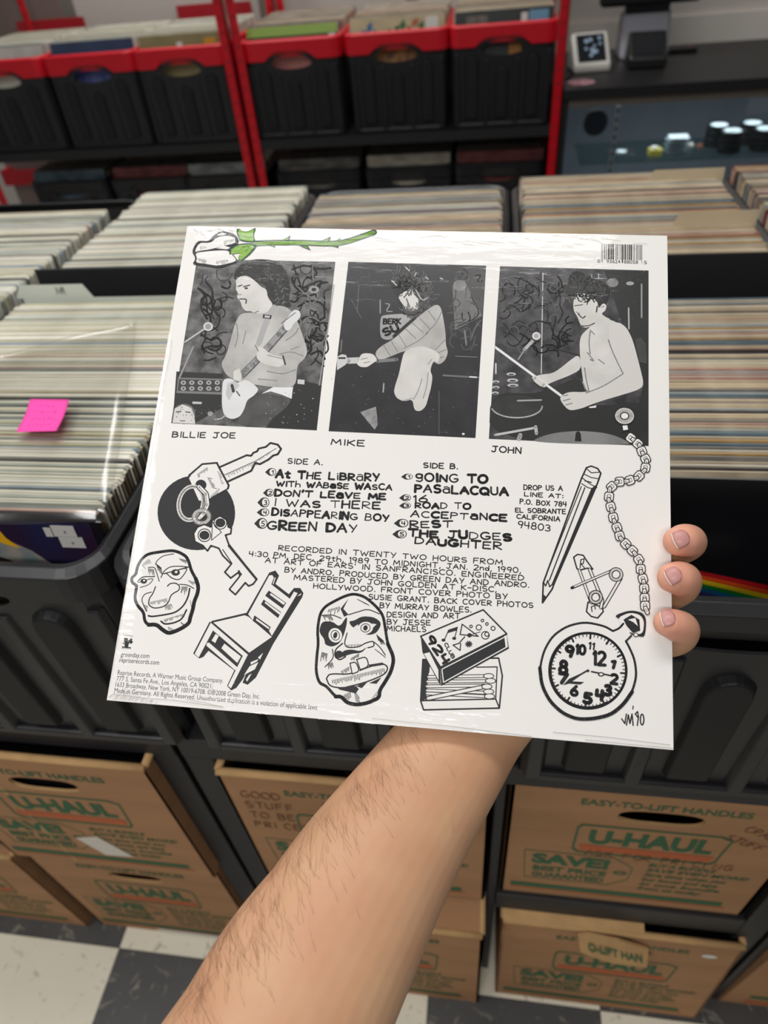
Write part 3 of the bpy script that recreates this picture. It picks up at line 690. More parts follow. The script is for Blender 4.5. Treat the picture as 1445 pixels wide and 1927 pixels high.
rlab = ['red rimmed crate at the far left of the upper rack with pale records', 'red rimmed crate with a dark blue front record, second from the left', 'red rimmed crate with an olive gold front record, left of the red posts',
        'red rimmed crate with a green striped front record, right of the red posts', 'red rimmed crate in the upper middle with a cream plant cover', 'red rimmed crate next to the display counter, with a dark front record']
for k, x in enumerate(rx):
    o = protoR if k == 0 else copy_tree(protoR); o.location = (x, RY + .005 + (0, 0, 0, 0, 0, 0)[k], .8725); o['label'] = rlab[k]
rest2 = []
r3 = random.Random(5)
for k, x in enumerate(rx):
    rest2 += fill(2, RY + .086, RY + .47, 'L' if k < 3 else 'R', 8, 8, '', '', r3, WL if k < 3 else [5, 5, 5, 3, 3, 2, 4, 5, 1, 3], z0=.882, individual=False, cx=x, jit=.003)
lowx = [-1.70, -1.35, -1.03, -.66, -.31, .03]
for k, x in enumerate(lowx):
    rest2 += fill(2, RY + .16, RY + .57, 'R', 6, 6, '', '', r3, [1, 2, 1, 5, 1, 7, 1, 1, 3, 4], z0=.45, individual=False, cx=x)  # mix weighted to darker sleeves, standing in for shade under the shelf
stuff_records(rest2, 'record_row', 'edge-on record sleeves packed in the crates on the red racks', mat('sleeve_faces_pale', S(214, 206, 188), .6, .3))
protoLow = make_crate(.50, .29, BLACKP, .04, '', 'dim black crates on the lower rack shelves', W=.342)
for k, x in enumerate(lowx):
    o = protoLow if k == 0 else copy_tree(protoLow); o.location = (x, RY + .115, .4405); o['label'] = 'dim black record crate on the lower rack shelf, ' + ['far left', 'second from the left', 'just left of the red posts', 'just right of the red posts', 'second right of the red posts', 'nearest the display counter'][k]
# front covers in the red crates
covers = [(0, S(214, 212, 204), None, 'pale front record in the far left red rimmed crate'), (1, S(60, 74, 104), S(150, 160, 184), 'dark blue front record in a red rimmed crate'), (2, S(150, 138, 96), None, 'olive gold front record in a red rimmed crate, left of the posts'),
          (3, S(46, 44, 42), 'green', 'dark front record with a green top stripe, right of the red posts'), (4, S(206, 190, 150), 'plants', 'cream front record with blue and green leaves in the upper middle'), (5, S(48, 52, 50), 'mix', 'dark front record with a pale blue sticker beside the counter')]
for k, c, kind, lab in covers:
    m_ = mat('rack_cover_%d' % k, c, .35, .5, noise=12, dark=.8)
    o = loc_plate('vinyl_record', [(-.155, 0), (.155, 0), (.155, .312), (-.155, .312)], -.002, .002, m_, loc=(rx[k], RY + .036, .8815)); o.rotation_euler = (-math.radians(8), 0, 0)
    tag(o, lab, 'record', 'front records in the red rimmed crates')
    b = MB()
    def rectp(x0, x1, z0, z1, mt, y=-.0024):
        q = MB(); q.box(x0, x1, y, -.0020, z0, z1, mt); q.build('cover_patch', o)
    if k == 0: rectp(-.08, .08, .17, .235, mat('rc0', S(220, 216, 200), .4))
    if k == 1: rectp(-.08, .08, .17, .235, mat('rc1', S(110, 118, 168), .4, noise=25, dark=S(30, 50, 120)))
    if k == 2: rectp(.08, .12, .28, .295, mat('rc2', S(214, 150, 30), .4)); rectp(-.02, 0, .27, .29, WHITE); rectp(-.05, .05, .18, .188, mat('rc2b', S(90, 84, 60), .4))
    if k == 3: rectp(-.155, .155, .285, .312, mat('rc3', S(160, 196, 96), .4)); rectp(.125, .147, .262, .290, WHITE); rectp(-.08, .08, .17, .235, mat('rc3b', S(206, 138, 128), .4, noise=14, dark=S(170, 100, 96)))
    if k == 4:
        rectp(-.08, .08, .17, .235, mat('rc4c', S(170, 120, 50), .4, noise=40, dark=S(90, 40, 40)))
        rectp(.095, .135, .27, .308, WHITE)
        for q, (x, z, a, cc) in enumerate(((-.11, .275, .5, 0), (-.09, .29, 1.2, 0), (-.07, .27, 2.0, 0), (.0, .28, .8, 1), (.02, .29, 1.4, 1), (.04, .275, 1.9, 2), (.08, .285, 1.1, 1), (-.03, .27, 1.0, 1), (.06, .295, .6, 2))):
            mt = [mat('leaf_blue', S(60, 110, 160), .5), mat('leaf_green', S(60, 110, 60), .5), mat('leaf_rust', S(186, 96, 50), .5)][cc]; L_ = .034
            d = (math.cos(a) * L_, math.sin(a) * L_); n_ = (-d[1] * .3, d[0] * .3)
            b = MB(); b.add([(x - d[0] / 2, -.0026, z - d[1] / 2), (x + n_[0], -.0026, z + n_[1]), (x + d[0] / 2, -.0026, z + d[1] / 2), (x - n_[0], -.0026, z - n_[1])], [(3, 2, 1, 0)], mt); b.build('printed_leaf', o)
    if k == 5: rectp(.08, .14, .27, .305, mat('rc5', S(110, 160, 190), .4)); rectp(.055, .075, .27, .30, WHITE); rectp(.02, .06, .19, .22, mat('rc5b', S(176, 120, 40), .4)); rectp(-.12, -.05, .27, .30, mat('rc5c', S(120, 110, 100), .4, noise=50, dark=.4))
# red signs and pale boards on the wall behind the racks
SIGNR = mat('red_sign_card', S(170, 20, 34), .6)
PALEB = mat('pale_board', S(196, 190, 182), .7, .2)
b = MB()
for k, (xa, xb, mt) in enumerate(((-2.35, -1.80, mat('dim_board', S(120, 104, 98), .7)), (-1.74, -.95, PALEB), (-.88, -.35, PALEB), (-.30, .24, PALEB))):
    b = MB(); b.box(xa, xb, 3.30, 3.315, .30, 1.95, mt); tag(b.build('display_board', bevel=.002), ['dim board behind the far left crates', 'pale board behind the left red crates', 'pale board behind the crates right of the posts', 'pale board behind the crates next to the counter'][k], 'board', 'boards behind the racks')
for k, (u0, v0, u1, v1) in enumerate(((28, 40, 155, 30), (330, 10, 400, 2), (428, 4, 470, 0), (130, 306, 240, 306), (275, 300, 385, 300), (720, 268, 800, 268), (0, 325, 70, 322))):
    y = 3.29 if k < 3 else 3.24; p0, p1 = on_y(u0, v0, y), on_y(u1, v1, y); b = MB(); b.box(0, p1.x - p0.x, 0, .004, 0, .058 if k < 3 else .07, SIGNR)
    o = b.build('red_sign', loc=(p0.x, y, min(p0.z, p1.z) - .06)); tag(o, ['red sign strip above the far left crate', 'red sign strip above the olive gold record', 'small red sign strip between the red posts', 'dim red sign low in the left rack', 'dim red sign low in the left rack near the posts', 'dim red sign low behind the middle rack', 'dim red sign low at the left edge'][k], 'sign', 'red sign strips behind the crates')
    if k < 3:
        v, f, wd = text_poly('NEW ARRIVALS' if False else 'ROCK', .02); b = MB()
    h = MB()
    if k > 2:
        h.box(.01, .03, .004, 3.29 - y + .012, .0, .07, REDM); h.build('hanger', o)
# lower board behind the lower shelf
b = MB(); b.box(-1.95, .22, 3.24 + .045, 3.27, .3, .86, mat('brown_board', S(110, 96, 90), .8)); tag(b.build('display_board'), 'dim board behind the lower rack shelf', 'board', 'boards behind the racks')

# ------------------------------------------------------------ display counter
CT = .98; cx0, cx1 = .226, 1.50
t = empty('display_counter', ((cx0 + cx1) / 2, 2.57, 0), 'black display counter with a glass front, right of the red racks', 'counter'); ox = (cx0 + cx1) / 2
def part(name, a, b_, c, d, e, f_, mt, bev=0, par=None):
    m = MB(); m.box(a - ox, b_ - ox, c - 2.57, d - 2.57, e, f_, mt); return m.build(name, par or t, bevel=bev)
BLK = mat('counter_black', S(26, 25, 27), .45, .5, noise=30, dark=.9)
part('counter_top', cx0, cx1, 2.57, 3.22, CT - .03, CT, BLK, .002)
part('end_panel', cx0, cx0 + .02, 2.585, 3.2, 0, CT - .03, BLK); part('end_panel', cx1 - .02, cx1, 2.585, 3.2, 0, CT - .03, BLK)
part('back_panel', cx0 + .02, cx1 - .02, 3.17, 3.19, .1, CT - .03, mat('case_back', S(128, 138, 146), .5, .4, noise=4, dark=.85))
part('deck', cx0 + .02, cx1 - .02, 2.585, 3.17, .08, .10, mat('case_deck', S(40, 44, 48), .5))
part('front_rail', cx0 + .02, cx1 - .02, 2.585, 2.60, CT - .055, CT - .03, mat('brown_rail', S(92, 84, 76), .5))
part('glass_front', cx0 + .022, cx1 - .022, 2.588, 2.592, .11, CT - .056, glass_mat('case_glass', (.95, .97, .98, 1), .06, .02))
part('glass_shelf', .305, cx1 - .03, 2.60, 2.84, .742, .750, glass_mat('shelf_glass', (.78, .88, .87, 1), .16, .12))
m = MB(); m.box(.40 - ox, .414 - ox, .02, .026, .35, CT - .06, mat('alu', S(170, 178, 184), .3, .5, .6))
tr = m.build('shelf_standard', t)
m = MB()
for k in range(12): m.box(.404 - ox, .410 - ox, .019, .0201, .64 + k * .026, .652 + k * .026, DARK)
m.build('slots', tr)
m = MB(); m.cyl((.345 - ox, 2.63 - 2.57, .865), .040, .001, mat('dark_disc', S(20, 24, 34), .4), axis=1, n=28); m.build('disc_reflection', t)  # dark disc modelled in place of a reflection inside the case
zs = .7502
def at_shelf(u, v): return on_z(u, v, zs)
# tins in stacks
TIN = mat('tin_black', S(22, 24, 26), .4, .5); TINW = mat('tin_top', S(206, 220, 222), .4)
me = None
for si, (u, v, lab) in enumerate(((1385, 296, 'nearest'), (1432, 291, 'nearest right'), (1375, 284, 'rear'), (1426, 279, 'rear right'))):
    c = at_shelf(u, v)
    c.x = (.800, .906, .775, .885)[si]; c.y = (2.655, 2.66, 2.735, 2.74)[si]
    for k in range(4):
        if me is None:
            b = MB(); b.cyl((0, 0, 0), .038, .013, TIN, 24); o = b.build('round_tin', bevel=.001)
            b = MB(); b.cyl((0, 0, .0131), .028, .0006, TINW, 24, r2=.024); b.cyl((0, 0, .0137), .010, .003, TINW, 12); lid = b.build('lid_label', o)
            me = o
        else: o = copy_tree(me)
        o.location = (c.x, c.y, zs + k * .0175); o.name = 'round_tin'
        tag(o, '%s round black tin of the %s stack on the glass shelf' % (['bottom', 'second', 'third', 'topmost'][k], lab), 'tin', 'stacked round tins in the display counter')
b = MB(); b.box(-.036, .036, -.03, .03, 0, .006, glass_mat('clear_plastic', (.9, .95, .96, 1), .3, .2)); b.box(-.032, .032, -.026, .026, .0062, .0075, TINW)
cb = b.build('card_case', bevel=.001)
for k in range(6):
    o = cb if k == 0 else copy_tree(cb); o.location = (.632 + (.002 if k % 2 else -.002), 2.675, zs + k * .0085); o.rotation_euler = (0, 0, math.radians([2, -4, 3, -2, 5, -3][k])); tag(o, ['bottom', 'second', 'third', 'fourth', 'fifth', 'topmost'][k] + ' clear white card case of the small stack right of the yellow box', 'case', 'clear card cases stacked on the glass shelf')
b = MB(); b.box(-.022, .022, -.02, .02, 0, .020, mat('yellow_box', S(176, 168, 70), .4)); o = b.build('small_box', loc=(.560, 2.655, zs), bevel=.002); tag(o, 'small yellow box on the glass shelf left of the clear cases', 'box')
b = MB(); b.cyl((-.004, 0, .0202), .012, .006, WHITE, 16); b.build('round_lid', o)
b = MB(); b.box(-.045, .045, -.035, .035, 0, .004, glass_mat('grey_clear_plastic', (.7, .76, .78, 1), .3, .3)); o = b.build('plastic_packet', loc=(.455, 2.70, zs), bevel=.001); tag(o, 'flat clear packet on the glass shelf beside the metal strip', 'packet')
b = MB(); b.cyl((0, 0, .0042), .018, .001, TINW, 16); b.build('packet_disc', o)
for k, (x, y, mt) in enumerate(((.694, 2.74, WHITE), (.722, 2.72, mat('copper_trinket', S(150, 96, 72), .4)))):
    b = MB(); b.box(-.010, .010, -.006, .006, 0, .008, mt); b.cyl((0, 0, .008), .005, .003, mt, 10); tag(b.build('trinket', loc=(x, y, zs), bevel=.001), ['tiny white trinket between the cases and the tins', 'tiny copper trinket between the cases and the tins'][k], 'trinket', 'tiny trinkets on the glass shelf')

# things on the counter
def wedge(name, w_, d, h0, h1, mt, loc, rz=0):
    b = MB(); b.hexa([(-w_ / 2, 0, 0), (w_ / 2, 0, 0), (w_ / 2, d, 0), (-w_ / 2, d, 0), (-w_ / 2, 0, h0), (w_ / 2, 0, h0), (w_ / 2, d * .8, h1), (-w_ / 2, d * .8, h1)], mt)
    o = b.build(name, loc=loc, bevel=.008); o.rotation_euler = (0, 0, rz); return o
o = wedge('payment_reader', .125, .13, .022, .105, mat('reader_white', S(214, 212, 204), .4), (.335, 2.80, CT + .0005), .12)
tag(o, 'white payment reader with a dark swirled screen on the left of the counter', 'card reader')
b = MB(); nz = lambda s, h: (s, h)
def slope(u, v): # point on the wedge's sloped top
    y = v * .104; z = .022 + (.105 - .022) * v; return ((u - .5) * .125, y, z)
off = Vector((0, -.623, .78)) * .0015
b.add([tuple(Vector(slope(u, v)) + off) for u, v in ((.12, .10), (.88, .10), (.88, .90), (.12, .90))], [(0, 1, 2, 3)], mat('screen_dark', S(18, 22, 28), .15, .6)); sc = b.build('screen', o)
b = MB(); sr = random.Random(2)
for k in range(12):
    cu, cv = sr.uniform(.35, .75), sr.uniform(.2, .8); rr = sr.uniform(.03, .07)
    b.add([tuple(Vector(slope(cu + rr * math.cos(a), cv + rr * 1.1 * math.sin(a))) + off * 1.4) for a in [2 * PI * i / 10 for i in range(10)]], [tuple(range(10))], mat('screen_swirl', S(120, 140, 160), .3, emit=(S(150, 170, 190), .35)))
b.build('screen_picture', sc)
b = MB(); b.cyl((0, 0, 0), .045, .0012, mat('pink_sticker', S(206, 160, 166), .6, noise=30, dark=S(120, 60, 70)), 24); tag(b.build('round_sticker', loc=(.285, 2.655, CT + .0005)), 'round pink sticker on the counter in front of the white reader', 'sticker')
o = wedge('card_terminal', .125, .15, .035, .095, mat('terminal_black', S(26, 25, 26), .35, .5), (.515, 2.80, CT + .0005), -.05); tag(o, 'black card terminal on the counter in front of the monitor stand', 'card reader')
b = MB(); b.add([(-.045, .012, .0425), (.045, .012, .0425), (.045, .10, .089), (-.045, .10, .089)], [(0, 1, 2, 3)], mat('screen_dark', S(18, 22, 28))); b.build('screen', o)
t = empty('monitor', (.53, 3.06, CT + .0005), 'black point of sale monitor on a silver stand at the top edge', 'monitor')
b = MB(); SILV = mat('silver_plastic', S(150, 150, 158), .35, .5, .3); b.hexa([(-.085, -.09, 0), (.085, -.09, 0), (.085, .06, 0), (-.085, .06, 0), (-.085, -.02, .135), (.085, -.02, .135), (.085, .03, .135), (-.085, .03, .135)], SILV); b.build('stand', t, bevel=.012)
b = MB(); b.box(-.075, .075, -.03, .02, .13, .175, mat('terminal_black', S(26, 25, 26))); b.build('neck', t, bevel=.006)
b = MB(); b.hexa([(-.165, -.06, .155), (.165, -.06, .155), (.165, .02, .155), (-.165, .02, .155), (-.165, .0, .40), (.165, .0, .40), (.165, .05, .40), (-.165, .05, .40)], _m['terminal_black']); b.build('housing', t, bevel=.008)
b = MB(); b.box(-.17, .17, -.075, -.055, .165, .195, _m['terminal_black']); b.build('lower_lip', t, bevel=.003)
b = MB(); b.box(-.075, .075, -.012, .012, 0, .016, _m['terminal_black']); o = b.build('remote_control', loc=(.655, 3.06, CT + .0005), bevel=.005); o.rotation_euler = (0, 0, -.05); tag(o, 'slim dark remote control lying behind the card terminal', 'remote')
b = MB(); b.box(.04, .055, -.004, .004, .016, .019, mat('pink_button', S(170, 90, 110), .5)); b.build('button', o)
for k in range(4): b = MB(); b.box(-.06 + .02 * k, -.05 + .02 * k, -.004, .004, .016, .018, mat('grey_button', S(120, 118, 118), .5)); b.build('button', o)
b = MB(); b.tube([(.24, 2.70, CT + .004), (.262, 2.76, CT + .004), (.285, 2.84, CT + .006), (.30, 2.86, CT + .01)], .003, BLACKP2, 6); tag(b.build('power_cord', smooth=True), 'thin black cord running to the white reader', 'cord')

# ------------------------------------------------------------ the held record sleeve
QUAD = [(352, 425), (1256, 443), (1268, 1412), (200, 1318)]
wTL = Vector((-.204, .448, HCAM - .156)); wTR = Vector((.113, .454, HCAM - .173)); wBL = Vector((-.211, .188, HCAM - .330))
TLc = at_depth(352, 425, .4590); TRc = at_depth(1256, 443, .4301); BRc = at_depth(1268, 1412, .3594); BLc = at_depth(200, 1318, .3886)
ex = ((TRc - TLc) + (BRc - BLc)).normalized(); ey_ = ((TLc - BLc) + (TRc - BRc)); ez = ex.cross(ey_).normalized(); ey = ez.cross(ex)
org = (TLc + TRc + BRc + BLc) / 4
SM = Matrix(((ex.x, ey.x, ez.x, org.x), (ex.y, ey.y, ez.y, org.y), (ex.z, ey.z, ez.z, org.z), (0, 0, 0, 1)))
SMI = SM.inverted()
def px2l(u, v):
    """photo pixel -> point of the printed face, sleeve coordinates (metres)"""
    d = Vector(ray(u, v)); cc = Vector(CAM); t = (org - cc).dot(ez) / d.dot(ez); q = SMI @ (cc + d * t); return (q.x, q.y)
cor = [px2l(*q) for q in QUAD]      # TL TR BR BL
sleeve = empty('record_sleeve', (0, 0, 0), 'white record sleeve held up in front, with three monochrome photos, hand lettering and ink drawings', 'record'); sleeve.matrix_world = SM
b = MB(); TH = .0042
o4 = [cor[3], cor[2], cor[1], cor[0]]
def inset(p, k): return (p[0] * k, p[1] * k)
b.add([(x, y, 0) for x, y in [inset(p, .9985) for p in o4]] + [(x, y, -.0007) for x, y in o4] + [(x, y, -.0018) for x, y in o4] + [(x, y, -.0023) for x, y in [inset(p, .994) for p in o4]] + [(x, y, -.0028) for x, y in o4] + [(x, y, -TH) for x, y in o4],
      [(0, 1, 2, 3), (20, 23, 22, 21)] + [(r * 4 + i, (r + 1) * 4 + i, (r + 1) * 4 + (i + 1) % 4, r * 4 + (i + 1) % 4) for r in range(5) for i in range(4)], PAPER)
b.build('cover', sleeve)
# shrink wrap: a thin clear film that rolls back over the top edge
WRAP = glass_mat('shrink_film', (1, 1, 1, 1), .022, .07, bump=.45, bscale=30, bmap=(1.0, 4.0, 1))
b = MB(); nx, ny = 60, 60; vv = []
rw = random.Random(4); ph = [rw.uniform(0, 6) for _ in range(8)]
for i in range(nx + 1):
    for j in range(ny + 1):
        s, t = i / nx, (j / ny); t = t if t < .8 else .8 + (t - .8)
        top = Vector(cor[0]).lerp(Vector(cor[1]), s); bot = Vector(cor[3]).lerp(Vector(cor[2]), s); q = bot.lerp(top, t)
        e = max(0, (t - .955) / .045); wob = .25 * math.sin(s * 31 + ph[0]) + .2 * math.sin(s * 57 + ph[1]) + .15 * math.sin(s * 93 + ph[2])
        z = .00075 - .00065 * e * e * (1 + .3 * wob)
        el = max(0, (.03 - s) / .03); z -= .0006 * el * el
        vv.append((q.x, q.y, max(z, .00008)))
b.add(vv, [(i * (ny + 1) + j, (i + 1) * (ny + 1) + j, (i + 1) * (ny + 1) + j + 1, i * (ny + 1) + j + 1) for i in range(nx) for j in range(ny)], WRAP)
tag(b.build('shrink_wrap', sleeve, smooth=True), 'clear shrink wrap film')
# fine wrinkles of the film at the corners, along the bottom seam and left edge
WRK = glass_mat('film_wrinkle', (1, 1, 1, 1), .35, .25)
b = MB()
def wr(u0, v0, u1, v1, r=.00025):
    p, q = px2l(u0, v0), px2l(u1, v1); m = ((p[0] + q[0]) / 2 + rw.uniform(-.001, .001), (p[1] + q[1]) / 2 + rw.uniform(-.0006, .0006))
    b.tube([(p[0], p[1], .0007), (m[0], m[1], .0009), (q[0], q[1], .0007)], r, WRK, 4)
for k in range(26):
    x = 205 + k * 3.4 + rw.uniform(-2, 2); y = 1318 + (x - 205) * .087; L_ = rw.uniform(8, 36) * (1 - k / 34); wr(x, y - rw.uniform(1, 8), x + L_ * .75, y - 3 - L_ * .8, .00014)
for k in range(16):
    x = 356 + k * 6 + rw.uniform(-3, 3); wr(x, 428 + rw.uniform(0, 8), x + rw.uniform(8, 24), 430 + rw.uniform(4, 22), .00013)
for k in range(30):
    x = 700 + k * 17 + rw.uniform(-4, 4); y = 440 + (x - 700) * .02 + rw.uniform(0, 18); wr(x, y, x + rw.uniform(8, 30), y + rw.uniform(-3, 4), .00013)
for (a0, b0, a1, b1) in ((215, 1306, 330, 1318), (330, 1318, 420, 1330), (350, 1316, 420, 1331), (1040, 1378, 1260, 1402), (1100, 1392, 1266, 1408), (700, 1352, 1000, 1386)): wr(a0, b0, a1, b1, .00016)
for k in range(10): wr(318 - k * 12 + 6, 640 + k * 66, 318 - (k + 1) * 12 + 6, 640 + (k + 1) * 66, .00010)
tag(b.build('film_wrinkles', sleeve), kind='stuff')

class Ink:
    """flat print on the cover: strokes and fills given in a local picture frame"""
    def __init__(s, frame=(0, 0, 1)): s.b = MB(); s.z = .00005; s.fr = frame; s.sm = False
    def P(s, p): x0, y0, k = s.fr; return px2l(x0 + p[0] / k, y0 + p[1] / k)
    def up(s): s.z += .0000025
    def fill(s, pts, mt=None, raw=False):
        if s.sm and len(pts) >= 7: pts = chaikin(pts, True)
        q = [p if raw else s.P(p) for p in pts]
        tr = tessellate_polygon([[Vector((x, y, 0)) for x, y in q]]); s.b.add([(x, y, s.z) for x, y in q], [tuple(t) for t in tr], mt or INK); s.up()
    def stroke(s, pts, w, mt=None, raw=False, closed=False):
        if s.sm and len(pts) >= 3 and not raw: pts = chaikin(pts, closed and len(pts) >= 7)
        q = [Vector(p if raw else s.P(p)) for p in pts]
        if closed: q.append(q[0])
        r = w * (1 if raw else .00033 * 1.22 / s.fr[2]) / 2
        for a, c in zip(q[:-1], q[1:]):
            d = c - a
            if d.length < 1e-7: continue
            n = Vector((-d.y, d.x)).normalized() * r; s.b.add([(*(a + n), s.z), (*(a - n), s.z), (*(c - n), s.z), (*(c + n), s.z)], [(0, 1, 2, 3)], mt or INK)
        for a in q[:]:
            s.b.add([(a.x + r * math.cos(k * PI / 3), a.y + r * math.sin(k * PI / 3), s.z) for k in range(6)], [tuple(range(6))], mt or INK)
        s.up()
    def ell(s, c, rx, ry, mt=None, n=24, a=0): s.fill(epts(c, rx, ry, n, a), mt)
    def ring(s, c, rx, ry, w, mt=None, n=28, a=0): s.stroke(epts(c, rx, ry, n, a), w, mt, closed=True)
    def hatch(s, a, c, n, L_, w, mt=None, ang=None, jit=.3):
        z0 = s.z
        for k in range(n):
            s.z = z0; f = k / max(1, n - 1); x = a[0] + (c[0] - a[0]) * f; y = a[1] + (c[1] - a[1]) * f; l2 = L_ * rw.uniform(.35, 1.25); t = math.radians(ang if ang is not None else 90)
            s.stroke([(x, y), (x + l2 * math.cos(t), y + l2 * math.sin(t))], w * .72, mt)
    def line(s, text, p0, p1, cap, w, jit=.0, mt=None, bold=False, wmod=None, seed=1):
        """single-stroke hand lettering along a baseline; p0, p1 photo pixels or frame points; cap in photo pixels"""
        rr = random.Random(seed); a = Vector(s.P(p0)); c = Vector(s.P(p1)); d = (c - a); L_ = d.length; d.normalize(); n = Vector((-d.y, d.x)); H_ = cap * .00033 * (.78 if bold else .83); w = w * (1.06 if bold else 1.18)
        adv = []; x = 0
        for ch in text:
            if ch == ' ': adv.append((x, 0)); x += .55; continue
            gg = G.get(ch) or G.get(ch.upper()) or []; wd = max([q[0] for pl in gg for q in pl] + [.1]); adv.append((x, wd)); x += wd + .20
        x -= .20; kx = L_ / x
        for ch, (x0, wd) in zip(text, adv):
            gg = G.get(ch) or G.get(ch.upper())
            if not gg or ch == ' ': continue
            hs = 1 + rr.uniform(-jit, jit); dy = rr.uniform(-jit, jit) * .3; rot = rr.uniform(-jit, jit) * .5
            ww = w * (1 + rr.uniform(-.3, .6) * (1 if bold else 0))
            for pi_, pl in enumerate(gg):
                q = []
                for px, py in pl:
                    X = (x0 + px + rot * (py - .5) * .5) * kx; Y = (py * hs + dy) * H_; v = a + d * X + n * Y; q.append((v.x, v.y))
                z0 = s.z; s.stroke(q, (ww if pi_ == 0 or not bold else ww * .8) * .00033, mt, raw=True); s.z = z0
    def type(s, text, p0, p1, cap, mt=None, bold=0.0, shear=0.0):
        v, f, wd = text_poly(text, bold, shear); a = Vector(s.P(p0)); c = Vector(s.P(p1)); d = (c - a); L_ = d.length; d.normalize(); n = Vector((-d.y, d.x)); k = L_ / wd; H_ = cap * .00033
        s.b.add([(*(a + d * (x * k) + n * (y * H_)), s.z) for x, y in v], f, mt or INK); s.up()
    def done(s, name, label=None):
        o = s.b.build(name, sleeve)
        if label: o['label'] = label
        return o
def chaikin(pts, closed, it=2):
    for _ in range(it):
        n = len(pts); o_ = []
        for i in range(n if closed else n - 1):
            a, c = pts[i], pts[(i + 1) % n]; o_ += [(a[0] * .78 + c[0] * .22, a[1] * .78 + c[1] * .22), (a[0] * .22 + c[0] * .78, a[1] * .22 + c[1] * .78)]
        pts = o_ if closed else [pts[0]] + o_ + [pts[-1]]
    return pts
def scribble(p, x0, y0, x1, y1, n, w, mt, seed, step=26):
    rr = random.Random(seed); z0 = p.z
    for _ in range(n):
        x, y, a = rr.uniform(x0, x1), rr.uniform(y0, y1), rr.uniform(0, 6.28); pl = [(x, y)]; k = rr.uniform(-.9, .9)
        for _ in range(rr.randint(3, 8)):
            a += k + rr.uniform(-.4, .4); x += math.cos(a) * step; y += math.sin(a) * step
            if not (x0 < x < x1 and y0 < y < y1): break
            pl.append((x, y))
        if len(pl) > 2: p.z = z0; p.stroke(pl, w * rr.uniform(.5, 1.2), mt)
    p.up()
def specks(p, x0, y0, x1, y1, n, mt, seed, r=4):
    rr = random.Random(seed); z0 = p.z
    for _ in range(n): p.z = z0; p.ell((rr.uniform(x0, x1), rr.uniform(y0, y1)), rr.uniform(.3, 1) * r, rr.uniform(.3, 1) * r, mt, 6)
    p.up()
def hairs(p, region, n, L_, w, mt, seed, flow):
    rr = random.Random(seed); z0 = p.z
    for _ in range(n):
        cx_, cy_, rx_, ry_ = region[rr.randrange(len(region))]; t = rr.uniform(0, 6.28); q = math.sqrt(rr.random()); x, y = cx_ + rx_ * q * math.cos(t), cy_ + ry_ * q * math.sin(t); a = flow(x, y) + rr.uniform(-.5, .5); k = rr.uniform(-.8, .8); pl = [(x, y)]
        for _ in range(4): a += k; x += math.cos(a) * L_ / 4; y += math.sin(a) * L_ / 4; pl.append((x, y))
        p.z = z0; p.stroke(pl, w, mt)
    p.up()
def epts(c, rx, ry, n=24, a=0):
    ca, sa = math.cos(math.radians(a)), math.sin(math.radians(a)); return [(c[0] + rx * math.cos(2 * PI * k / n) * ca - ry * math.sin(2 * PI * k / n) * sa, c[1] + rx * math.cos(2 * PI * k / n) * sa + ry * math.sin(2 * PI * k / n) * ca) for k in range(n)]
def grey(v, nz=None, dk=.7): return mat('print_grey_%d%s' % (v, '_%d' % nz if nz else ''), S(v, v, v), .4, .3, noise=nz, dark=dk, scale=(1, 1, 1))
WH = mat('print_white', S(234, 231, 227), .45, .3)

# --- lettering
L = Ink()
L.fr = (460, 1010, 2.58)
for k, (s, a, c) in enumerate((("RECORDED IN TWENTY TWO HOURS FROM", (165, 65), (1252, 137)), ("4:30 PM, DEC. 29th, 1989 TO MIDNIGHT, JAN. 2nd, 1990,", (22, 93), (1340, 176)), ("AT ART OF EARS' IN SANFRANCISCO. ENGINEERED", (100, 125), (1355, 212)),
        ("BY ANDRO, PRODUCED BY GREEN DAY AND ANDRO.", (195, 172), (1380, 247)), ("MASTERED BY JOHN GOLDEN AT K-DISC,", (240, 208), (1222, 268)), ("HOLLYWOOD. FRONT COVER PHOTO BY", (335, 250), (1275, 303)),
        ("SUSIE GRANT. BACK COVER PHOTOS", (603, 303), (1400, 345)), ("BY MURRAY BOWLES.", (657, 345), (1100, 367)), ("DESIGN AND ART", (692, 390), (1045, 397)), ("BY JESSE", (692, 425), (902, 430)), ("MICHAELS", (692, 457), (880, 462)))):
    L.line(s, a, c, 10.5, 1.55, .06, seed=k + 3)
L.fr = (730, 850, 4.129)
for k, (s, a, c, h) in enumerate((("DROP US A", (1055, 296), (1355, 303), 10.5), ("LINE AT:", (1060, 345), (1360, 362), 9), ("P.O. BOX 784", (1025, 405), (1385, 427), 10), ("EL SOBRANTE", (990, 470), (1380, 483), 9.5), ("CALIFORNIA", (1000, 518), (1335, 542), 9.5), ("94803", (1008, 590), (1258, 618), 14))):
    L.line(s, a, c, h, 1.7, .06, seed=k)
L.fr = (0, 0, 1)
L.line("BILLIE JOE", (324, 822.5), (442, 824.5), 13, 2.0, .06); L.line("MIKE", (623, 836.5), (685, 839.5), 13, 2.1, .05); L.line("JOHN", (925, 850), (980, 853.5), 13.5, 2.1, .05)
L.line("SIDE A.", (541, 872), (606.5, 875), 12, 1.8, .08); L.line("SIDE B.", (796.6, 880), (861, 882.5), 11.5, 2.0, .08)
L.done('printed_lettering', 'thin hand lettered credits')
T = Ink()
T.fr = (470, 840, 4.983)
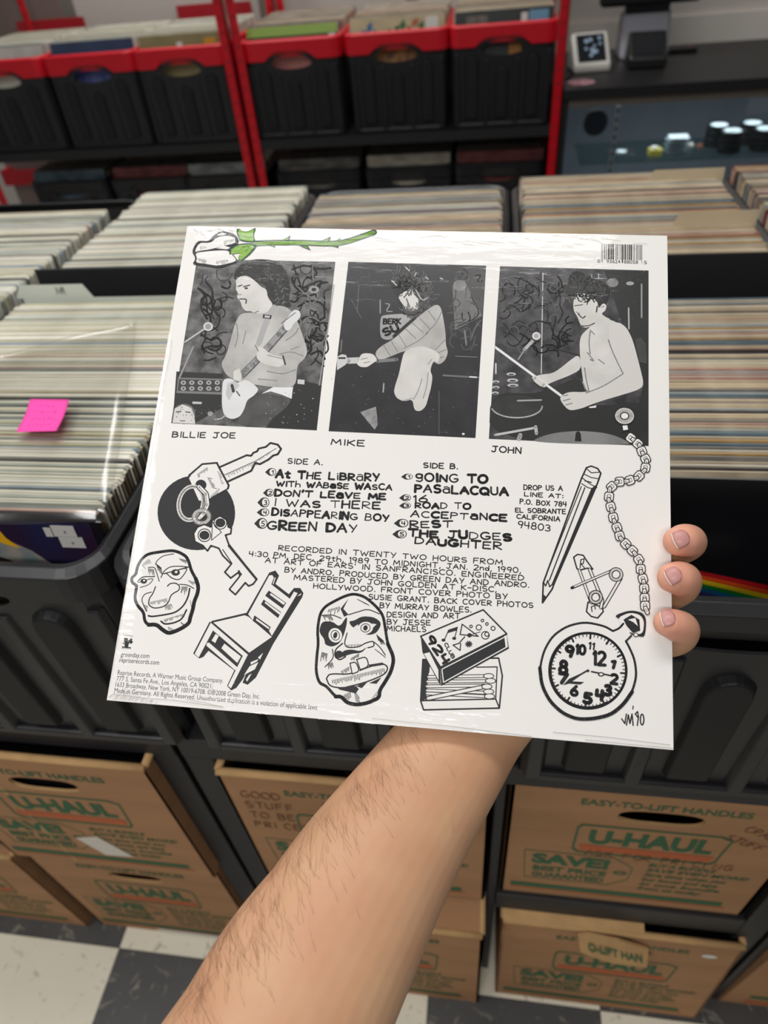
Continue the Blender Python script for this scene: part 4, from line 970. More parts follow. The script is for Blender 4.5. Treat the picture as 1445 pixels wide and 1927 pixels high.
for k, (s, a, c, h, w_) in enumerate((("At THE LiBRaRY", (245, 292), (1210, 325), 17, 3.2), ("WITh WABaSE WASCA", (250, 372), (1330, 410), 12.5, 2.8), ("DON'T LEaVE ME", (235, 462), (1270, 498), 13.5, 3.0), ("I WAS THERE", (228, 558), (1220, 588), 16, 3.0), ("DiSAPPEARING BOY", (208, 645), (1300, 705), 15.5, 2.9), ("GREEN DAY", (165, 778), (1000, 805), 19, 3.6))):
    T.line(s, a, c, h, w_, .13, bold=True, seed=k + 20)
T.fr = (730, 850, 4.129)
for k, (s, a, c, h, w_) in enumerate((("gOING TO", (215, 228), (770, 242), 17, 3.4), ("PASaLACQUA", (210, 312), (930, 340), 17, 3.2), ("16", (200, 390), (305, 392), 15, 3.2), ("ROAD TO", (212, 437), (640, 447), 13, 2.9), ("ACCEPTaNCE", (178, 505), (920, 538), 15, 3.1), ("REST", (172, 588), (500, 588), 16, 3.3), ("THE JUDGES", (160, 655), (955, 690), 15, 3.2), ("DAUGHTER", (210, 712), (880, 762), 15, 3.0))):
    T.line(s, a, c, h, w_, .13, bold=True, seed=k + 40)
T.done('track_titles', 'bold quirky hand lettered song titles')
N = Ink()
for fr, lst in (((470, 840, 4.983), ((205, 240, 46, 38, '1'), (183, 435, 44, 38, '2'), (138, 525, 50, 48, '3'), (135, 618, 52, 38, '4'), (115, 722, 55, 52, '5'))), ((730, 850, 4.129), ((155, 194, 40, 24, '1'), (140, 358, 40, 27, '2'), (140, 419, 40, 24, '3'), (112, 555, 50, 34, '4'), (100, 640, 50, 34, '5')))):
    N.fr = fr
    for x, y, rx_, ry_, d in lst:
        N.fill([(x - rx_ * 1.35, y + 2), (x - rx_ * .6, y - ry_ * .8), (x, y - ry_)] + [(x + rx_ * .2, y)] + [(x, y + ry_), (x - rx_ * .6, y + ry_ * .85)]); N.ell((x + 6, y), rx_ * .8, ry_ * .95); N.ell((x + 8, y), rx_ * .62, ry_ * .78, WH)
        N.line(d, (x + 8 - (6 if d == '1' else 13), y + ry_ * .5), (x + 8 + (6 if d == '1' else 13), y + ry_ * .5), ry_ * 1.05 / fr[2], 1.6)
N.done('number_discs', 'ringed track numbers')
# --- small print, logo and barcode
B = Ink()
B.type('greenday.com', (227, 1235.5), (280.6, 1238.5), 8.2, INK, 0); B.type('repriserecords.com', (224.6, 1246), (299, 1251), 8.2, INK, 0)
B.type('Reprise Records, A Warner Music Group Company.', (220.8, 1269.5), (419.5, 1285), 8.2, INKG)
B.type('777 S. Santa Fe Ave., Los Angeles, CA 90021;', (218.8, 1280.8), (400, 1295.6), 8.2, INKG); B.type('1633 Broadway, New York, NY 10019-6708. \u00a9\u21172008 Green Day, Inc.', (216.8, 1292), (488.3, 1315), 8.2, INKG)
B.type('Made in Germany. All Rights Reserved. Unauthorized duplication is a violation of applicable laws.', (214.6, 1303.2), (598.7, 1336), 8.2, INKG)
B.fr = (190, 1020, 5.839)
B.type('r', (262, 1155), (345, 1160), 17, INK, .06); B.fill([(232, 1146), (330, 1156), (328, 1168), (232, 1158)])
for q in ((262, 1062), (258, 1084), (247, 1112), (262, 1125)): B.ell(q, 8, 7)
B.fill([(255, 1052), (300, 1055), (288, 1156), (262, 1152)]); B.ell((330, 1072), 14, 13)
B.type('REPRISE', (250, 1033), (350, 1042), 2.2, INKG); B.type('RECORDS', (228, 1171), (330, 1178), 2.2, INKG)
B.done('small_print', 'grey small print, web addresses and label emblem')
B = Ink(); br = random.Random(9)
x = 1132.0
B.fr = (0, 0, 1)
ws = [1, 1, 1] + [br.choice([1, 1, 2, 3]) for _ in range(56)] + [1, 1, 1]; tot = sum(ws); kx = 77.5 / tot; xx = 1131.5
for i, q in enumerate(ws):
    if i % 2 == 0:
        a_, b_ = xx, xx + q * kx * .95; lng = i < 3 or i > len(ws) - 4 or 29 <= i <= 31; f = lambda X: (X - 1131.5) * .025
        B.fill([(a_, 459 + f(a_)), (b_, 459 + f(b_)), (b_, (494 if lng else 488) + f(b_)), (a_, (494 if lng else 488) + f(a_))], INKG if False else INK)
    xx += q * kx
B.type('0', (1124, 494.5), (1129, 494.6), 7, INK); B.type('93624', (1141, 495), (1167, 495.8), 7.5, INK); B.type('88058', (1174, 496), (1200.5, 496.7), 7.5, INK); B.type('5', (1211.5, 497), (1217, 497.2), 7, INK)
B.done('barcode', 'black barcode with its digits')

# --- three monochrome pictures of musicians (plain stand-in figures)
def picture(quad, bg, name):
    p = Ink(); p.z = .00003; p.fill(quad, bg); p.sm = True; return p
BG1 = mat('picture_wall', S(62, 61, 62), .35, .3, noise=130, dark=S(116, 115, 114)); BG2 = mat('picture_dark', S(50, 49, 51), .32, .3, noise=70, dark=S(56, 55, 58)); BG3 = mat('picture_dim_wall', S(50, 49, 51), .32, .3, noise=110, dark=S(84, 83, 85))
g = grey
skin = mat('print_light', S(216, 213, 208), .4, .3, noise=60, dark=S(200, 198, 194)); cloth = mat('print_cloth', S(196, 194, 190), .4, .3, noise=45, dark=S(164, 162, 160))
p = picture([(370.6, 487.5), (631, 492.7), (596, 810), (321.8, 796.4)], BG1, 'a')
p.fr = (300, 420, 3.4405)
for pl in ([(880, 460), (930, 420), (1000, 385), (1055, 370), (1030, 430), (990, 470), (930, 470)], [(900, 540), (960, 500), (1040, 510), (1080, 560)], [(860, 300), (940, 270), (1040, 300), (1110, 290)], [(900, 640), (950, 600), (1020, 640), (1070, 610)], [(960, 760), (1000, 720), (1040, 770), (1090, 730)], [(300, 380), (350, 440), (330, 520), (380, 600)], [(250, 420), (300, 470), (260, 540), (310, 620)], [(980, 850), (1040, 820), (1070, 880)], [(270, 720), (330, 760), (380, 740)]):
    p.stroke(pl, 13, g(34))
scribble(p, 260, 300, 480, 940, 34, 11, g(40), 1); scribble(p, 850, 260, 1110, 990, 46, 11, g(38), 2); scribble(p, 860, 260, 1110, 900, 14, 6, g(140), 3)
p.ell((1000, 430), 34, 24, g(150)); p.ell((1000, 430), 16, 12, g(30))
p.fill([(880, 1005), (1050, 1050), (1018, 1342), (690, 1322), (860, 1100)], g(44)); p.fill([(110, 960), (410, 975), (400, 1200), (220, 1300), (85, 1293)], g(40))
p.fill([(120, 1000), (410, 1008), (405, 1110), (110, 1100)], g(120)); p.fill([(128, 1010), (405, 1018), (400, 1095), (118, 1086)], g(60))
for i in range(5):
    for j in range(2): p.ell((155 + i * 55, 1033 + j * 38), 17, 14, g(170)); p.ell((155 + i * 55, 1033 + j * 38), 8, 7, g(80))
p.fill([(895, 1012), (940, 1015), (938, 1045), (893, 1040)], g(200)); p.fill([(215, 1155), (275, 1158), (273, 1172), (213, 1170)], g(190))
p.ell((160, 1235), 72, 66, g(110)); p.fill([(100, 1200), (150, 1175), (205, 1195), (228, 1250), (232, 1300), (85, 1292)], skin); p.stroke([(110, 1222), (140, 1220)], 6, g(60)); p.stroke([(170, 1222), (200, 1226)], 6, g(60)); p.stroke([(135, 1280), (165, 1281)], 5, g(90))
p.stroke([(165, 770), (300, 680)], 11, g(180)); p.ell((316, 670), 31, 29, g(205)); p.ell((316, 670), 20, 20, g(170, 200)); p.stroke([(220, 800), (130, 1000)], 10, g(150))
p.fill([(480, 345), (500, 290), (560, 245), (640, 232), (740, 240), (800, 280), (835, 345), (850, 430), (835, 500), (860, 545), (790, 535), (720, 520), (690, 470), (690, 400), (620, 380), (560, 345), (490, 370)], g(26, 90, 2.2))
hairs(p, [(640, 300, 130, 50), (760, 400, 70, 120)], 120, 34, 4, g(86), 4, lambda x, y: math.atan2(y - 420, x - 640) + 1.4); hairs(p, [(640, 310, 120, 50), (780, 440, 50, 90)], 40, 20, 3, g(150), 5, lambda x, y: 1.5)
p.fill([(492, 372), (520, 345), (570, 340), (620, 375), (660, 415), (695, 430), (700, 480), (740, 530), (700, 600), (620, 600), (600, 570), (560, 572), (535, 545), (525, 505), (500, 478), (512, 455), (494, 430), (500, 400)], skin)
p.stroke([(510, 410), (535, 402)], 8, g(60)); p.stroke([(545, 412), (585, 402)], 8, g(60)); p.ell((562, 422), 12, 7, g(50)); p.stroke([(520, 492), (565, 492), (560, 520)], 7, g(60)); p.stroke([(503, 465), (530, 462)], 5, g(120)); p.stroke([(560, 572), (610, 585), (640, 570)], 5, g(110))
p.fill([(500, 1310), (520, 1240), (570, 1150), (660, 1100), (860, 1130), (830, 1190), (740, 1260), (690, 1320)], g(86, 120))
p.fill([(660, 1105), (740, 1060), (865, 1062), (856, 1138), (790, 1110), (720, 1090)], g(226))
p.fill([(520, 590), (580, 578), (680, 590), (760, 530), (830, 545), (880, 600), (915, 690), (962, 830), (940, 880), (890, 920), (885, 1062), (760, 1065), (640, 1050), (520, 1030), (430, 985), (398, 910), (430, 860), (460, 760), (490, 650)], cloth)
for pl in ([(500, 650), (510, 740), (490, 800)], [(820, 760), (880, 720), (900, 680)], [(850, 820), (900, 800)], [(700, 960), (800, 980), (880, 950)], [(560, 700), (540, 780)], [(780, 850), (850, 830), (930, 860)], [(640, 1010), (760, 1020)]): p.stroke(pl, 6, g(140))
p.fill([(730, 525), (765, 535), (720, 620), (690, 700), (655, 800), (620, 790), (650, 700), (680, 620)], g(168)); p.fill([(672, 590), (728, 598), (722, 622), (668, 616)], g(40)); p.fill([(683, 597), (716, 602), (713, 615), (680, 611)], g(190))
p.fill([(412, 1010), (470, 1005), (500, 1040), (560, 1010), (620, 1050), (645, 1080), (610, 1120), (568, 1145), (548, 1210), (520, 1255), (470, 1272), (420, 1250), (404, 1180), (406, 1090)], g(222, 50, .93))
p.fill([(440, 1040), (490, 1020), (520, 1050), (480, 1100), (450, 1150), (430, 1110)], g(190)); p.stroke([(470, 1050), (480, 1090)], 16, g(60)); p.stroke([(500, 1090), (520, 1118)], 8, g(100))
p.stroke([(535, 985), (640, 880), (850, 640)], 44, g(96)); p.stroke([(530, 990), (640, 875), (845, 640)], 32, g(150)); p.fill([(800, 660), (838, 600), (870, 560), (905, 565), (918, 600), (895, 632), (870, 650), (850, 690), (820, 700)], g(214)); p.stroke([(790, 650), (880, 580)], 5, g(80))
p.fill([(625, 870), (640, 800), (670, 805), (720, 850), (800, 870), (820, 900), (780, 935), (720, 925), (660, 905)], skin); p.stroke([(700, 855), (800, 880)], 4, g(120)); p.stroke([(800, 860), (815, 915)], 9, g(60)); p.stroke([(640, 830), (620, 790)], 5, g(110))
p.fill([(480, 960), (520, 940), (535, 990), (525, 1030), (480, 1015)], skin); p.stroke([(430, 1245), (400, 1268), (360, 1272)], 7, g(200)); p.ell((330, 1235), 18, 16, g(170, 200))
p.stroke([(1130, 400), (1080, 760), (1035, 1050)], 5, g(170)); specks(p, 690, 1080, 1000, 1310, 26, g(170), 6, 5); specks(p, 100, 1180, 400, 1290, 30, g(120), 7, 5); p.done('printed_picture', 'monochrome picture of a curly haired guitarist in a pale sweater')
p = picture([(655.5, 492.6), (914.7, 500), (894.6, 824.4), (618.3, 811.6)], BG2, 'b')
p.fr = (600, 480, 4.3788)
p.fill([(1190, 90), (1375, 90), (1345, 500), (1260, 330), (1180, 200)], g(84, 60)); p.fill([(1100, 260), (1200, 210), (1345, 500), (1120, 620), (1110, 430)], g(120, 50))
for pl in ([(1260, 350), (1340, 500), (1140, 590)], [(1190, 110), (1240, 160), (1200, 210), (1180, 150)], [(1290, 170), (1340, 160), (1300, 220), (1350, 215)], [(1180, 480), (1180, 540), (1210, 530)], [(1230, 470), (1250, 520), (1235, 545)]): p.stroke(pl, 9, g(36))
scribble(p, 1050, 100, 1350, 800, 34, 9, g(104), 8); scribble(p, 250, 120, 620, 480, 16, 5, g(74), 9); specks(p, 100, 950, 1290, 1480, 70, g(120), 10, 5)
p.stroke([(1330, 540), (1280, 610), (1250, 700)], 10, g(110)); p.stroke([(1200, 620), (1215, 740)], 12, g(120)); p.ell((1160, 250), 55, 45, g(160, 60, .5))
p.stroke([(505, 370), (505, 480)], 8, g(150)); p.stroke([(550, 400), (590, 405), (550, 465), (605, 465)], 7, g(170)); p.stroke([(330, 240), (315, 470)], 5, g(100)); p.stroke([(270, 370), (350, 520)], 6, g(90))
p.fill([(505, 505), (560, 492), (720, 482), (800, 520), (700, 600), (610, 690), (560, 702), (503, 680)], g(172, 40))
p.line('BERK', (532, 568), (672, 566), 13, 3.0, .05, g(40)); p.line('SU', (545, 668), (660, 620), 18, 4.4, .05, g(40))
p.stroke([(620, 670), (780, 530)], 26, g(40))
p.fill([(640, 330), (580, 250), (590, 205), (650, 195), (700, 140), (740, 85), (765, 130), (800, 150), (860, 190), (900, 260), (930, 340), (910, 390), (870, 430), (820, 480), (760, 500), (700, 470), (660, 400)], g(44, 60, .6))
p.fill([(652, 345), (690, 310), (730, 290), (768, 265), (800, 330), (830, 390), (820, 440), (780, 470), (730, 465), (705, 430), (690, 405), (672, 380)], skin)
hairs(p, [(740, 200, 130, 90), (870, 340, 50, 110), (790, 460, 90, 30)], 130, 60, 6, g(120), 11, lambda x, y: math.atan2(y - 330, x - 720) + 1.2); hairs(p, [(740, 230, 100, 70)], 40, 60, 6, g(30), 12, lambda x, y: 2.0)
for pl in ([(760, 260), (720, 330), (700, 350)], [(770, 250), (760, 330)], [(600, 210), (640, 250)], [(715, 100), (745, 130)], [(840, 250), (880, 330), (860, 400)], [(800, 290), (850, 380), (900, 350)], [(720, 360), (745, 420)], [(880, 180), (900, 200)], [(800, 150), (790, 170)], [(1000, 190), (1020, 200)]): p.stroke(pl, 9, g(190) if pl[0][0] in (600, 715, 880, 800, 1000) else g(90))
p.stroke([(665, 340), (690, 330)], 6, g(70)); p.stroke([(715, 320), (745, 318)], 6, g(70)); p.stroke([(700, 425), (725, 432)], 6, g(80)); p.stroke([(690, 480), (770, 500), (830, 470)], 12, g(60))
p.fill([(460, 810), (500, 760), (620, 690), (720, 600), (830, 500), (900, 445), (970, 405), (1005, 430), (1025, 520), (1045, 650), (1045, 740), (1065, 800), (1040, 870), (990, 905), (945, 880), (850, 780), (700, 790), (560, 850), (490, 868)], cloth)
for pl in ([(530, 740), (590, 835)], [(590, 700), (650, 800)], [(660, 660), (720, 760)], [(715, 610), (800, 690)], [(770, 560), (860, 640)], [(830, 520), (915, 610)], [(900, 460), (960, 540)], [(880, 650), (970, 560), (1010, 470)], [(700, 770), (820, 710), (900, 640)], [(960, 780), (1040, 700)], [(940, 820), (1050, 780)], [(950, 860), (1030, 840)]): p.stroke(pl, 5, g(120))
p.fill([(700, 800), (760, 765), (850, 750), (940, 780), (1000, 820), (985, 890), (945, 870), (915, 950), (937, 1000), (925, 1090), (900, 1180), (880, 1250), (835, 1290), (785, 1280), (772, 1188), (700, 1208), (640, 1180), (617, 1130), (630, 1070), (660, 980), (680, 880)], skin)
for pl in ([(780, 1190), (820, 1120), (850, 1020)], [(900, 970), (890, 1080), (860, 1180)], [(700, 1200), (770, 1180)], [(900, 900), (930, 860)]): p.stroke(pl, 6, g(150))
p.stroke([(235, 872), (345, 868)], 46, g(196)); p.stroke([(480, 875), (640, 862)], 26, g(120)); p.fill([(148, 840), (190, 818), (225, 825), (238, 865), (220, 905), (150, 950)], g(200)); p.stroke([(165, 850), (215, 850)], 14, g(50))
p.fill([(320, 880), (345, 820), (380, 808), (450, 815), (485, 868), (440, 895), (400, 925), (345, 925), (312, 900)], skin); p.stroke([(350, 860), (400, 850)], 5, g(120)); p.stroke([(370, 890), (420, 880)], 5, g(120))
p.stroke([(190, 700), (180, 800)], 10, g(110)); p.fill([(1020, 985), (1320, 1003), (1320, 1018), (1020, 1000)], g(110)); p.fill([(1240, 998), (1300, 1002), (1299, 1014), (1239, 1010)], g(215)); p.stroke([(1125, 835), (1305, 842)], 5, g(130)); p.stroke([(990, 1120), (990, 1480)], 4, g(100)); p.stroke([(535, 1060), (530, 1130)], 10, g(160))
p.fill([(340, 1295), (470, 1250), (480, 1330), (485, 1400), (460, 1440), (400, 1370)], g(170, 130, .4)); p.ell((1190, 1475), 12, 9, g(220)); p.stroke([(60, 0), (60, 0)], 1, g(100))
p.done('printed_picture', 'monochrome picture of a jumping bassist in pale clothes')
p = picture([(940.8, 501), (1220, 509), (1220, 839.5), (919.7, 826)], BG3, 'c')
p.fr = (900, 440, 3.8026)
p.fill([(900, 262), (1218, 264), (1218, 1520), (1080, 1500), (1180, 1080), (1000, 560)], g(44, 40, 1.3)); p.fill([(88, 1130), (450, 1150), (740, 1000), (780, 1250), (1215, 1180), (1215, 1518), (75, 1468)], g(42, 30, 1.25))
p.stroke([(462, 280), (450, 1000)], 6, g(190)); p.stroke([(1168, 360), (1168, 600)], 9, g(150)); p.stroke([(1075, 530), (1077, 680)], 8, g(180)); p.stroke([(760, 320), (890, 320)], 6, g(180)); p.stroke([(810, 290), (810, 320)], 6, g(180)); p.stroke([(860, 290), (860, 320)], 6, g(180)); p.ell((960, 350), 42, 32, g(150, 90, .4)); p.ell((1085, 355), 28, 14, g(160))
scribble(p, 150, 290, 680, 880, 60, 9, g(34), 13); scribble(p, 150, 290, 680, 880, 18, 5, g(110), 14); specks(p, 140, 260, 1200, 700, 40, g(150), 15, 4)
for pl in ([(540, 470), (590, 430), (580, 520), (610, 560), (570, 640)], [(360, 660), (420, 620), (520, 640)], [(620, 740), (590, 770), (640, 790)], [(180, 560), (240, 500), (300, 560)], [(460, 800), (720, 870)], [(180, 640), (230, 700), (190, 740)], [(320, 420), (400, 470), (360, 540)]): p.stroke(pl, 9, g(36))
p.fill([(620, 420), (640, 380), (650, 290), (700, 262), (760, 290), (820, 320), (890, 340), (950, 400), (930, 470), (915, 510), (860, 520), (830, 490), (760, 450), (700, 430), (660, 460)], g(28, 90, 2.0))
p.fill([(678, 490), (700, 430), (730, 420), (800, 440), (850, 480), (860, 540), (890, 495), (918, 510), (910, 550), (880, 570), (900, 590), (960, 620), (880, 720), (790, 690), (800, 665), (760, 675), (728, 650), (712, 600), (690, 565), (680, 540)], skin)
hairs(p, [(790, 380, 130, 80), (690, 420, 50, 50)], 110, 50, 5, g(96), 16, lambda x, y: math.atan2(y - 480, x - 800) + 1.3); hairs(p, [(760, 440, 80, 30)], 22, 46, 6, g(36), 17, lambda x, y: 1.4)
for pl in ([(700, 440), (720, 480)], [(740, 430), (790, 475)], [(800, 440), (830, 490)], [(850, 520), (845, 560)]): p.stroke(pl, 8, g(50))
p.stroke([(690, 515), (745, 508)], 6, g(80)); p.stroke([(715, 575), (745, 608), (765, 590)], 7, g(70)); p.stroke([(700, 560), (722, 572)], 5, g(110)); p.stroke([(730, 660), (790, 660), (830, 640)], 8, g(110)); p.stroke([(880, 525), (900, 520)], 5, g(120))
p.fill([(722, 860), (650, 910), (590, 960), (530, 1000), (440, 1008), (385, 1030), (400, 1060), (455, 1100), (490, 1080), (560, 1050), (640, 1020), (740, 970)], skin)
p.fill([(722, 740), (790, 672), (880, 620), (960, 615), (1050, 680), (1085, 780), (1040, 1000), (960, 1060), (870, 1110), (760, 1132), (745, 1020), (728, 900)], skin)
p.fill([(930, 650), (1000, 630), (1060, 670), (1105, 760), (1150, 930), (1186, 1080), (1150, 1115), (1040, 1150), (900, 1190), (800, 1225), (740, 1250), (650, 1268), (600, 1215), (580, 1170), (640, 1130), (780, 1135), (900, 1085), (1035, 1000), (980, 900), (945, 800)], mat('print_light_b', S(208, 205, 200), .4))
for pl in ([(1035, 1000), (985, 900), (950, 820), (930, 760)], [(780, 850), (830, 915), (800, 900)], [(760, 960), (770, 1040), (790, 1120)], [(800, 700), (790, 780), (800, 860)], [(770, 1140), (900, 1090), (1035, 1002)], [(745, 1060), (770, 1115)], [(860, 900), (900, 930)], [(800, 690), (830, 720)]): p.stroke(pl, 7, g(140))
for y in (1165, 1195, 1225): p.stroke([(590 + (y - 1165) * .6, y), (640 + (y - 1165) * .5, y - 12)], 6, g(130))
p.stroke([(118, 810), (600, 1165)], 15, g(226)); p.stroke([(400, 1030), (470, 1085)], 26, skin)
p.stroke([(330, 830), (385, 770)], 20, g(180)); p.ell((415, 732), 30, 28, g(215)); p.ell((415, 732), 18, 17, g(170, 200)); p.stroke([(330, 830), (285, 900)], 8, g(150))
p.ell((275, 1235), 182, 80, g(60, 90)); p.stroke(epts((275, 1235), 182, 82, 30)[:15], 8, g(200)); p.stroke([(280, 1195), (450, 1190)], 10, g(160)); p.stroke([(120, 1440), (400, 1390)], 14, g(190)); p.stroke([(300, 1440), (290, 1470)], 24, g(170)); p.stroke([(410, 1380), (415, 1430)], 18, g(180)); p.stroke([(125, 930), (125, 1000)], 9, g(200))
for q in ((235, 1005, 34, 12), (245, 1050, 40, 14), (247, 1085, 40, 12), (125, 1060, 26, 10), (125, 1100, 26, 10), (120, 1140, 26, 10)): p.ell(q[:2], q[2], q[3], g(190)); p.ell((q[0], q[1] + 3), q[2] * .6, q[3] * .5, g(70))
p.fill([(370, 1492), (450, 1450), (560, 1422), (720, 1410), (880, 1422), (980, 1445), (1075, 1490), (1080, 1512)], g(140, 30, .55)); p.fill([(690, 1485), (695, 1430), (705, 1415), (722, 1415), (732, 1432), (738, 1488)], g(36)); p.fill([(790, 1240), (845, 1228), (840, 1245), (795, 1248)], g(225))
p.fill([(1120, 760), (1160, 740), (1200, 790), (1205, 930), (1150, 920)], g(76, 60)); p.done('printed_picture', 'monochrome picture of a bare chested drummer with a drumstick')

# --- ink drawings (plain stand-ins for the printed artwork)
def outl(p, pts, w, fillm=None, closed=True): p.fill(pts, fillm or WH); p.stroke(pts, w, closed=closed)
GRN = mat('leaf_print', S(132, 176, 66), .45, .3); GRD = mat('leaf_outline', S(34, 70, 66), .45, .3)
p = Ink((300, 420, 3.4405)); p.z = .00040; p.sm = True
p.fill([(208, 186), (248, 112), (320, 122), (350, 80), (400, 52), (460, 62), (500, 80), (520, 130), (470, 200), (520, 250), (440, 275), (370, 298), (300, 275), (210, 272), (238, 230)], INK)
p.fill([(228, 190), (258, 128), (330, 132), (372, 96), (430, 82), (490, 94), (498, 130), (420, 148), (330, 172), (250, 182)], WH); p.fill([(232, 196), (330, 182), (440, 176), (470, 205), (505, 245), (440, 265), (370, 278), (300, 264), (236, 258), (246, 226)], WH); p.fill([(370, 78), (405, 64), (440, 70), (400, 84)], WH); p.fill([(370, 165), (420, 148), (460, 160), (440, 172)], WH)
for a, c, n in (((420, 118), (490, 100), 9), ((250, 232), (300, 240), 8), ((370, 250), (440, 238), 9), ((265, 150), (300, 155), 4)): p.hatch(a, c, n, 22, 4, ang=80)
p.stroke([(600, 135), (700, 128), (900, 125), (1100, 135), (1200, 125), (1290, 95), (1390, 60)], 34, GRD); p.stroke([(600, 138), (700, 132), (900, 128), (1100, 137), (1200, 128), (1290, 98), (1385, 62)], 22, GRN)
for t3 in ([(790, 116), (850, 80), (838, 116)], [(1030, 125), (1110, 88), (1100, 128)], [(1140, 118), (1175, 95), (1168, 122)], [(700, 140), (750, 162), (745, 142)], [(900, 146), (980, 178), (960, 148)], [(1110, 148), (1160, 162), (1155, 146)]): p.fill(t3, GRD); c_ = [(sum(q[0] for q in t3) / 3, sum(q[1] for q in t3) / 3)]; p.fill([(c_[0][0] + (q[0] - c_[0][0]) * .5, c_[0][1] + (q[1] - c_[0][1]) * .5) for q in t3], GRN)
for lf in ([(495, 28), (560, 65), (630, 25), (610, 75), (625, 130), (560, 125), (510, 110)], [(450, 210), (455, 170), (500, 140), (570, 130), (640, 140), (600, 190), (575, 215), (520, 258), (510, 220), (530, 195), (480, 200)]):
    p.fill(lf, GRD); cx_ = sum(q[0] for q in lf) / len(lf); cy_ = sum(q[1] for q in lf) / len(lf); p.fill([(cx_ + (q[0] - cx_) * .84, cy_ + (q[1] - cy_) * .84) for q in lf], GRN)
p.stroke([(520, 175), (560, 150), (590, 155), (560, 185)], 4, GRD); p.stroke([(545, 85), (580, 100), (600, 90)], 5, GRD); p.hatch((660, 134), (1190, 130), 34, 9, 3, GRD, 80)
p.done('flower_drawing', 'white bud on a long thorny green stem')

p = Ink((200, 820, 4.0139)); p.z = .00012
p.ell((680, 582), 293, 282, INK, 40, 8)
p.fill([(852, 240), (1060, 148), (1095, 152), (1110, 130), (1140, 118), (1150, 98), (1205, 85), (1240, 55), (1295, 68), (1320, 100), (1295, 140), (1260, 150), (1225, 180), (1160, 215), (1125, 205), (1095, 265), (910, 350)], WH)
p.stroke([(852, 240), (1060, 148), (1095, 152), (1110, 130), (1140, 118), (1150, 98), (1205, 85), (1240, 55), (1295, 68), (1320, 100), (1295, 140), (1260, 150), (1225, 180), (1160, 215), (1125, 205), (1095, 265), (910, 350)], 13)
p.fill([(625, 320), (725, 215), (835, 205), (855, 245), (925, 380), (915, 405), (800, 465), (740, 490), (700, 490)], WH); p.stroke([(625, 300), (725, 215), (835, 205), (855, 245), (925, 375), (918, 400)], 12); p.stroke([(918, 400), (800, 465)], 8)
p.stroke([(888, 298), (1130, 190), (1285, 95)], 4); p.hatch((905, 290), (1130, 190), 22, 26, 4, ang=62); p.hatch((1140, 180), (1230, 125), 9, 14, 4, ang=62); p.hatch((765, 318), (800, 392), 9, 34, 5, ang=12); p.hatch((690, 290), (760, 240), 10, 26, 5, ang=70); p.hatch((790, 455), (850, 400), 8, 28, 5, ang=70); p.hatch((840, 270), (870, 360), 9, 22, 4, ang=20)
p.ell((715, 372), 42, 40, INK)
p.ring((640, 510), 92, 128, 26, WH, 30, 12); p.ring((640, 510), 92, 128, 4, INK, 30, 12)
p.stroke([(700, 385), (755, 440), (765, 520), (735, 590), (705, 620)], 34, INK); p.stroke([(700, 385), (755, 440), (765, 520), (735, 590), (705, 620)], 22, WH); p.stroke([(700, 388), (752, 442), (760, 520), (732, 588)], 3)
p.ring((720, 612), 58, 48, 28, WH); p.ring((720, 612), 72, 62, 4); p.ring((720, 612), 44, 34, 4)
kp = [(690, 690), (740, 670), (790, 690), (800, 640), (860, 605), (915, 640), (922, 690), (945, 700), (940, 740), (900, 750), (925, 820), (1135, 1085), (1110, 1120), (1075, 1135), (1050, 1110), (975, 1200), (930, 1160), (1010, 1060), (1000, 1030), (940, 1075), (895, 1030), (945, 970), (880, 905), (850, 850), (790, 830), (765, 870), (730, 830), (670, 800), (660, 740)]
p.fill(kp, WH); p.stroke(kp, 10, closed=True); p.stroke([(925, 830), (1135, 1085)], 14)
for q in ((862, 658), (742, 752)): p.ring(q, 48, 48, 6); p.ell(q, 38, 34, INK)
p.stroke([(800, 650), (870, 730), (795, 790), (800, 720)], 5, closed=True); p.stroke([(880, 860), (950, 965), (905, 1025)], 6); p.stroke([(1000, 1020), (1020, 1050)], 10)
p.done('keys_drawing', 'two keys on a ring before a black disc')

p = Ink((190, 1020, 5.839)); p.sm = True
hd = [(520, 130), (640, 110), (780, 92), (860, 112), (940, 160), (970, 230), (990, 310), (1040, 400), (1072, 490), (1060, 570), (1025, 650), (1010, 740), (980, 830), (970, 890), (900, 940), (820, 980), (740, 1005), (670, 960), (610, 905), (520, 910), (480, 870), (470, 770), (400, 700), (370, 620), (385, 530), (395, 480), (335, 440), (340, 385), (385, 360), (400, 270), (450, 180)]
outl(p, hd, 27)
p.stroke(hd[7:20], 34)
p.stroke([(520, 280), (590, 275), (610, 330), (640, 430)], 8); p.stroke([(600, 250), (610, 210), (680, 150), (800, 130)], 8); p.stroke([(660, 390), (690, 320), (760, 270), (860, 265), (960, 275)], 9); p.stroke([(700, 345), (800, 320), (955, 280), (920, 350), (860, 420), (780, 400), (720, 345)], 9)
p.ell((820, 335), 48, 36, INK); p.ell((826, 328), 16, 14, WH); p.stroke([(690, 350), (960, 275)], 10)
p.stroke([(400, 440), (450, 380), (590, 380)], 9); p.stroke([(410, 445), (590, 390), (530, 470), (430, 500)], 7); p.ell((470, 430), 36, 28, INK); p.ell((474, 424), 12, 10, WH)
p.stroke([(600, 490), (570, 570), (530, 620), (520, 690), (580, 730), (680, 715), (740, 670), (765, 590), (800, 560), (860, 530), (865, 480), (820, 450), (760, 455), (730, 485)], 10); p.stroke([(555, 550), (480, 570), (445, 630), (470, 700), (500, 760)], 8)
